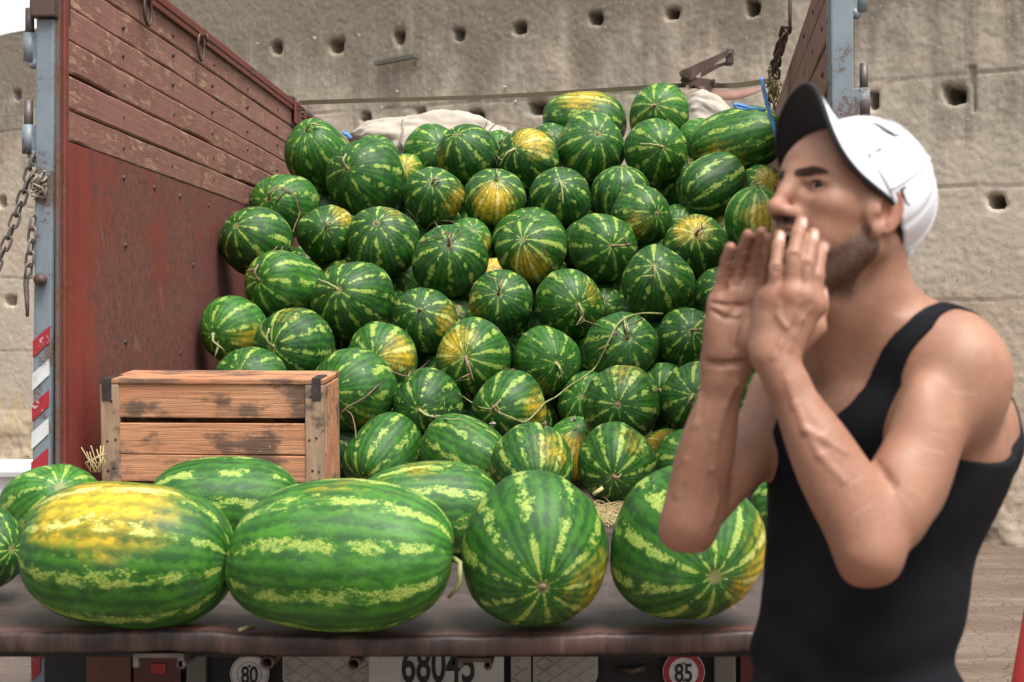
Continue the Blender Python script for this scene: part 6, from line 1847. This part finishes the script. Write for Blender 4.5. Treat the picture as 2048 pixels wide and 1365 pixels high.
# ---- cap, worn tipped back
CO = PA(1722, 389, 1.955)
tc = R(60)
cf0 = np.array((-math.cos(R(17)), -math.sin(R(17)), 0))
CF = cf0 * math.cos(tc) + u0 * math.sin(tc); CU = u0 * math.cos(tc) - cf0 * math.sin(tc); CL = np.cross(CU, CF)
def cp(f_, l_, u_): return CO + CF * f_ + CL * l_ + CU * u_
ca_, cb_, ch_ = .097, .0815, .097
def crown_pt(t, v, off=0.0):
    """t round the band (0 at the front), v 0 at the band .. 1 at the button"""
    s = math.cos(v * math.pi / 2) ** .92; zz = math.sin(v * math.pi / 2) ** 1.0
    a, b, hh = ca_ + off, cb_ + off, ch_ + off
    fr = max(0, math.cos(t)); 
    bul = 1 + .03 * fr * math.sin(v * math.pi)           # stiff front panels
    seam = -.0024 * math.exp(-((((t / (math.pi / 3)) + .5) % 1 - .5) / .045) ** 2) * s
    wr = .0016 * math.sin(7 * t + 3) * math.sin(v * 5 + 2 * t) * (1 - fr)
    return cp((a * s * bul + seam + wr) * math.cos(t), (b * s * bul + seam + wr) * math.sin(t), hh * zz - .006 * (1 - v))
def capm(name, pts, fs, mat, parent=None, thick=.0022, off=1):
    m = MB(); m.add(pts, fs, True); o = mpart(name, m.mesh(name), mat, parent)
    if thick:
        sm = o.modifiers.new("thick", 'SOLIDIFY'); sm.thickness = thick; sm.offset = off
    return o
nt, nv_ = 144, 30
pts = []; fs_ = []
def back_cut(t):      # opening above the adjuster strap at the back
    d = (t - math.pi + math.pi) % (2 * math.pi) - math.pi
    d = min(abs(t - math.pi), abs(t + math.pi))
    return .26 * max(0, 1 - (d / .42) ** 2) ** .5 if d < .42 else 0
for i in range(nt):
    t = 2 * math.pi * i / nt; v0 = back_cut(t)
    for j in range(nv_):
        pts.append(crown_pt(t, v0 + (1 - v0) * j / (nv_ - 1)))
for i in range(nt):
    for j in range(nv_ - 1):
        a = i * nv_ + j; b = ((i + 1) % nt) * nv_ + j; fs_.append((a, b, b + 1, a + 1))
g = NG("white_cap_cloth"); p = world_pos(g)
n1 = g.noise(p, 600, 2, .6); n2 = g.noise(p, 20, 4, .6)
c = g.mix(g.step(n2, .3, .7), (.70, .71, .74), (.62, .63, .67))
CAPW = g.out(c, .8, g.bump(g.math('ADD', n1, g.math('MULTIPLY', n2, 2.0)), .25, .0015), **{'Sheen Weight': .1})
CAPB = m_simple("black_cap_cloth", (.011, .011, .013), .85, .25, 300)
cap = capm("cap", pts, fs_, CAPW)
cap.name = "cap"
# sweat band: dark lining that shows below the crown
pts = []; fs_ = []
for i in range(nt):
    t = 2 * math.pi * i / nt
    for (k, z) in ((.9875, -.010), (.9875, -.0045), (.975, .018)):
        pts.append(cp(ca_ * k * math.cos(t), cb_ * k * math.sin(t), z))
for i in range(nt):
    for j in range(2):
        a = i * 3 + j; b = ((i + 1) % nt) * 3 + j; fs_.append((a, b, b + 1, a + 1))
capm("sweat_band", pts, fs_, CAPB, cap, .002, 0)
# brim: curved down at both sides, white above, black below, dark piping
tm = R(104); nb_ = 60; nr_ = 12
def brim_pt(q, r, off=0.0):
    t = q * tm
    e = r * (math.cos(q * math.pi / 2) ** .62)
    f_ = (ca_ - .002) * math.cos(t) + e * .063; l_ = (cb_ - .001) * math.sin(t) + e * .018 * math.sin(q * 2.2)
    ex = e * .95
    u_ = -.004 - .040 * (l_ / .085) ** 2 * r ** .8 * (1 - q ** 6) + off + ex * .004
    return cp(f_, l_, u_)
for nm_, off, mt in (("brim", .0016, CAPW), ("brim_underside", -.0016, CAPB)):
    pts = []; fs_ = []
    for i in range(nb_ + 1):
        q = -1 + 2 * i / nb_
        for j in range(nr_ + 1): pts.append(brim_pt(q, j / nr_, off))
    for i in range(nb_):
        for j in range(nr_):
            a = i * (nr_ + 1) + j; b = a + nr_ + 1; fs_.append((a, b, b + 1, a + 1) if off < 0 else (a, a + 1, b + 1, b))
    capm(nm_, pts, fs_, mt, cap, .0024, 0)
m = MB(); m.tube([brim_pt(-1 + 2 * i / 80, 1.0, -.0004) for i in range(81)], .0034, 8); mpart("brim_piping", m.mesh("brim_piping"), CAPB, cap)
m = MB(); m.tube([brim_pt(-1 + 2 * i / 80, .0, .0) for i in range(81)], .0028, 8); mpart("brim_joint", m.mesh("brim_joint"), CAPB, cap)
# panel seams, button, strap, embroidered marks
m = MB()
for k in range(6):
    t = k * math.pi / 3 + math.pi / 6
    if abs(t - math.pi) < .1: continue
    m.tube([crown_pt(t, .02 + .95 * i / 24, .0030) for i in range(25)], .0013, 6)
mpart("seam", m.mesh("seam"), m_simple("grey_stitching", (.56, .57, .60), .8, .2, 300), cap)
m = MB(); b0 = crown_pt(0, 1.0, .001); m.tube([b0 - CU * .002, b0 + CU * .002, b0 + CU * .0042], [.0085, .008, .003], 14); mpart("button", m.mesh("button"), CAPW, cap)
m = MB(); vs_ = []; fs_ = []
for i in range(25):
    t = math.pi - .47 + .94 * i / 24
    for z in (-.004, .012): vs_.append(cp((ca_ + .003) * math.cos(t), (cb_ + .003) * math.sin(t), z))
for i in range(24): fs_.append((2 * i, 2 * i + 2, 2 * i + 3, 2 * i + 1))
capm("adjuster_strap", vs_, fs_, CAPW, cap, .002, 1)
m = MB(); vs_ = []; fs_ = []
for i in range(7):
    t = math.pi + .30 + .10 * i / 6
    for z in (-.006, .014): vs_.append(cp((ca_ + .0055) * math.cos(t), (cb_ + .0055) * math.sin(t), z))
for i in range(6): fs_.append((2 * i, 2 * i + 2, 2 * i + 3, 2 * i + 1))
capm("strap_loop", vs_, fs_, CAPB, cap, .002, 1)
# curved tick mark on the near side of the crown
def crown_strip(path, name, mat):
    """path of (t, v, half width in v): flat embroidered shape following the crown"""
    m = MB(); vs_ = []; fs_ = []
    for t, v, w in path: vs_ += [crown_pt(t, v - w, .0016), crown_pt(t, v + w, .0022)]
    for i in range(len(path) - 1): fs_.append((2 * i, 2 * i + 2, 2 * i + 3, 2 * i + 1))
    return capm(name, vs_, fs_, mat, cap, .0012, 1)

def on_crown(px, py):
    """(t, v) of the point of the crown seen at a photograph pixel"""
    best = None
    for i in range(240):
        t = 2 * math.pi * i / 240
        for j in range(50):
            v = .02 + .96 * j / 49; q = crown_pt(t, v); n_ = q - CO
            if n_ @ (q - np.array((0, 0, H))) > .02: continue
            ex = q[0] / q[1] * F + VX - px; ey = (H - q[2]) / q[1] * F + VY - py; e = ex * ex + ey * ey
            if best is None or e < best[0]: best = (e, t, v)
    return best[1], best[2]
def stitch(path, rads, name, mat):
    m = MB(); P_ = [crown_pt(*on_crown(a, b), .0022) for a, b in path]
    m.tube(P_, rads, 8); return mpart(name, m.mesh(name), mat, cap)
BRN = m_simple("brown_thread", (.10, .045, .03), .8)
stitch([(1809, 374), (1804, 377), (1801, 382), (1802, 389), (1806, 397), (1811, 405), (1817, 412)], [.0008, .0016, .0024, .0024, .0018, .0012, .0006], "tick_mark", BRN)
stitch([(1746, 253), (1757, 258), (1766, 264), (1774, 270), (1783, 274), (1791, 276), (1795, 271)], [.0012, .0018, .002, .002, .002, .0018, .0012], "emblem_outline", CAPB)
stitch([(1738, 249), (1752, 251), (1766, 257), (1778, 264), (1788, 270)], [.002, .0042, .005, .0045, .002], "front_emblem", CAPW)
bpy.context.view_layer.update()
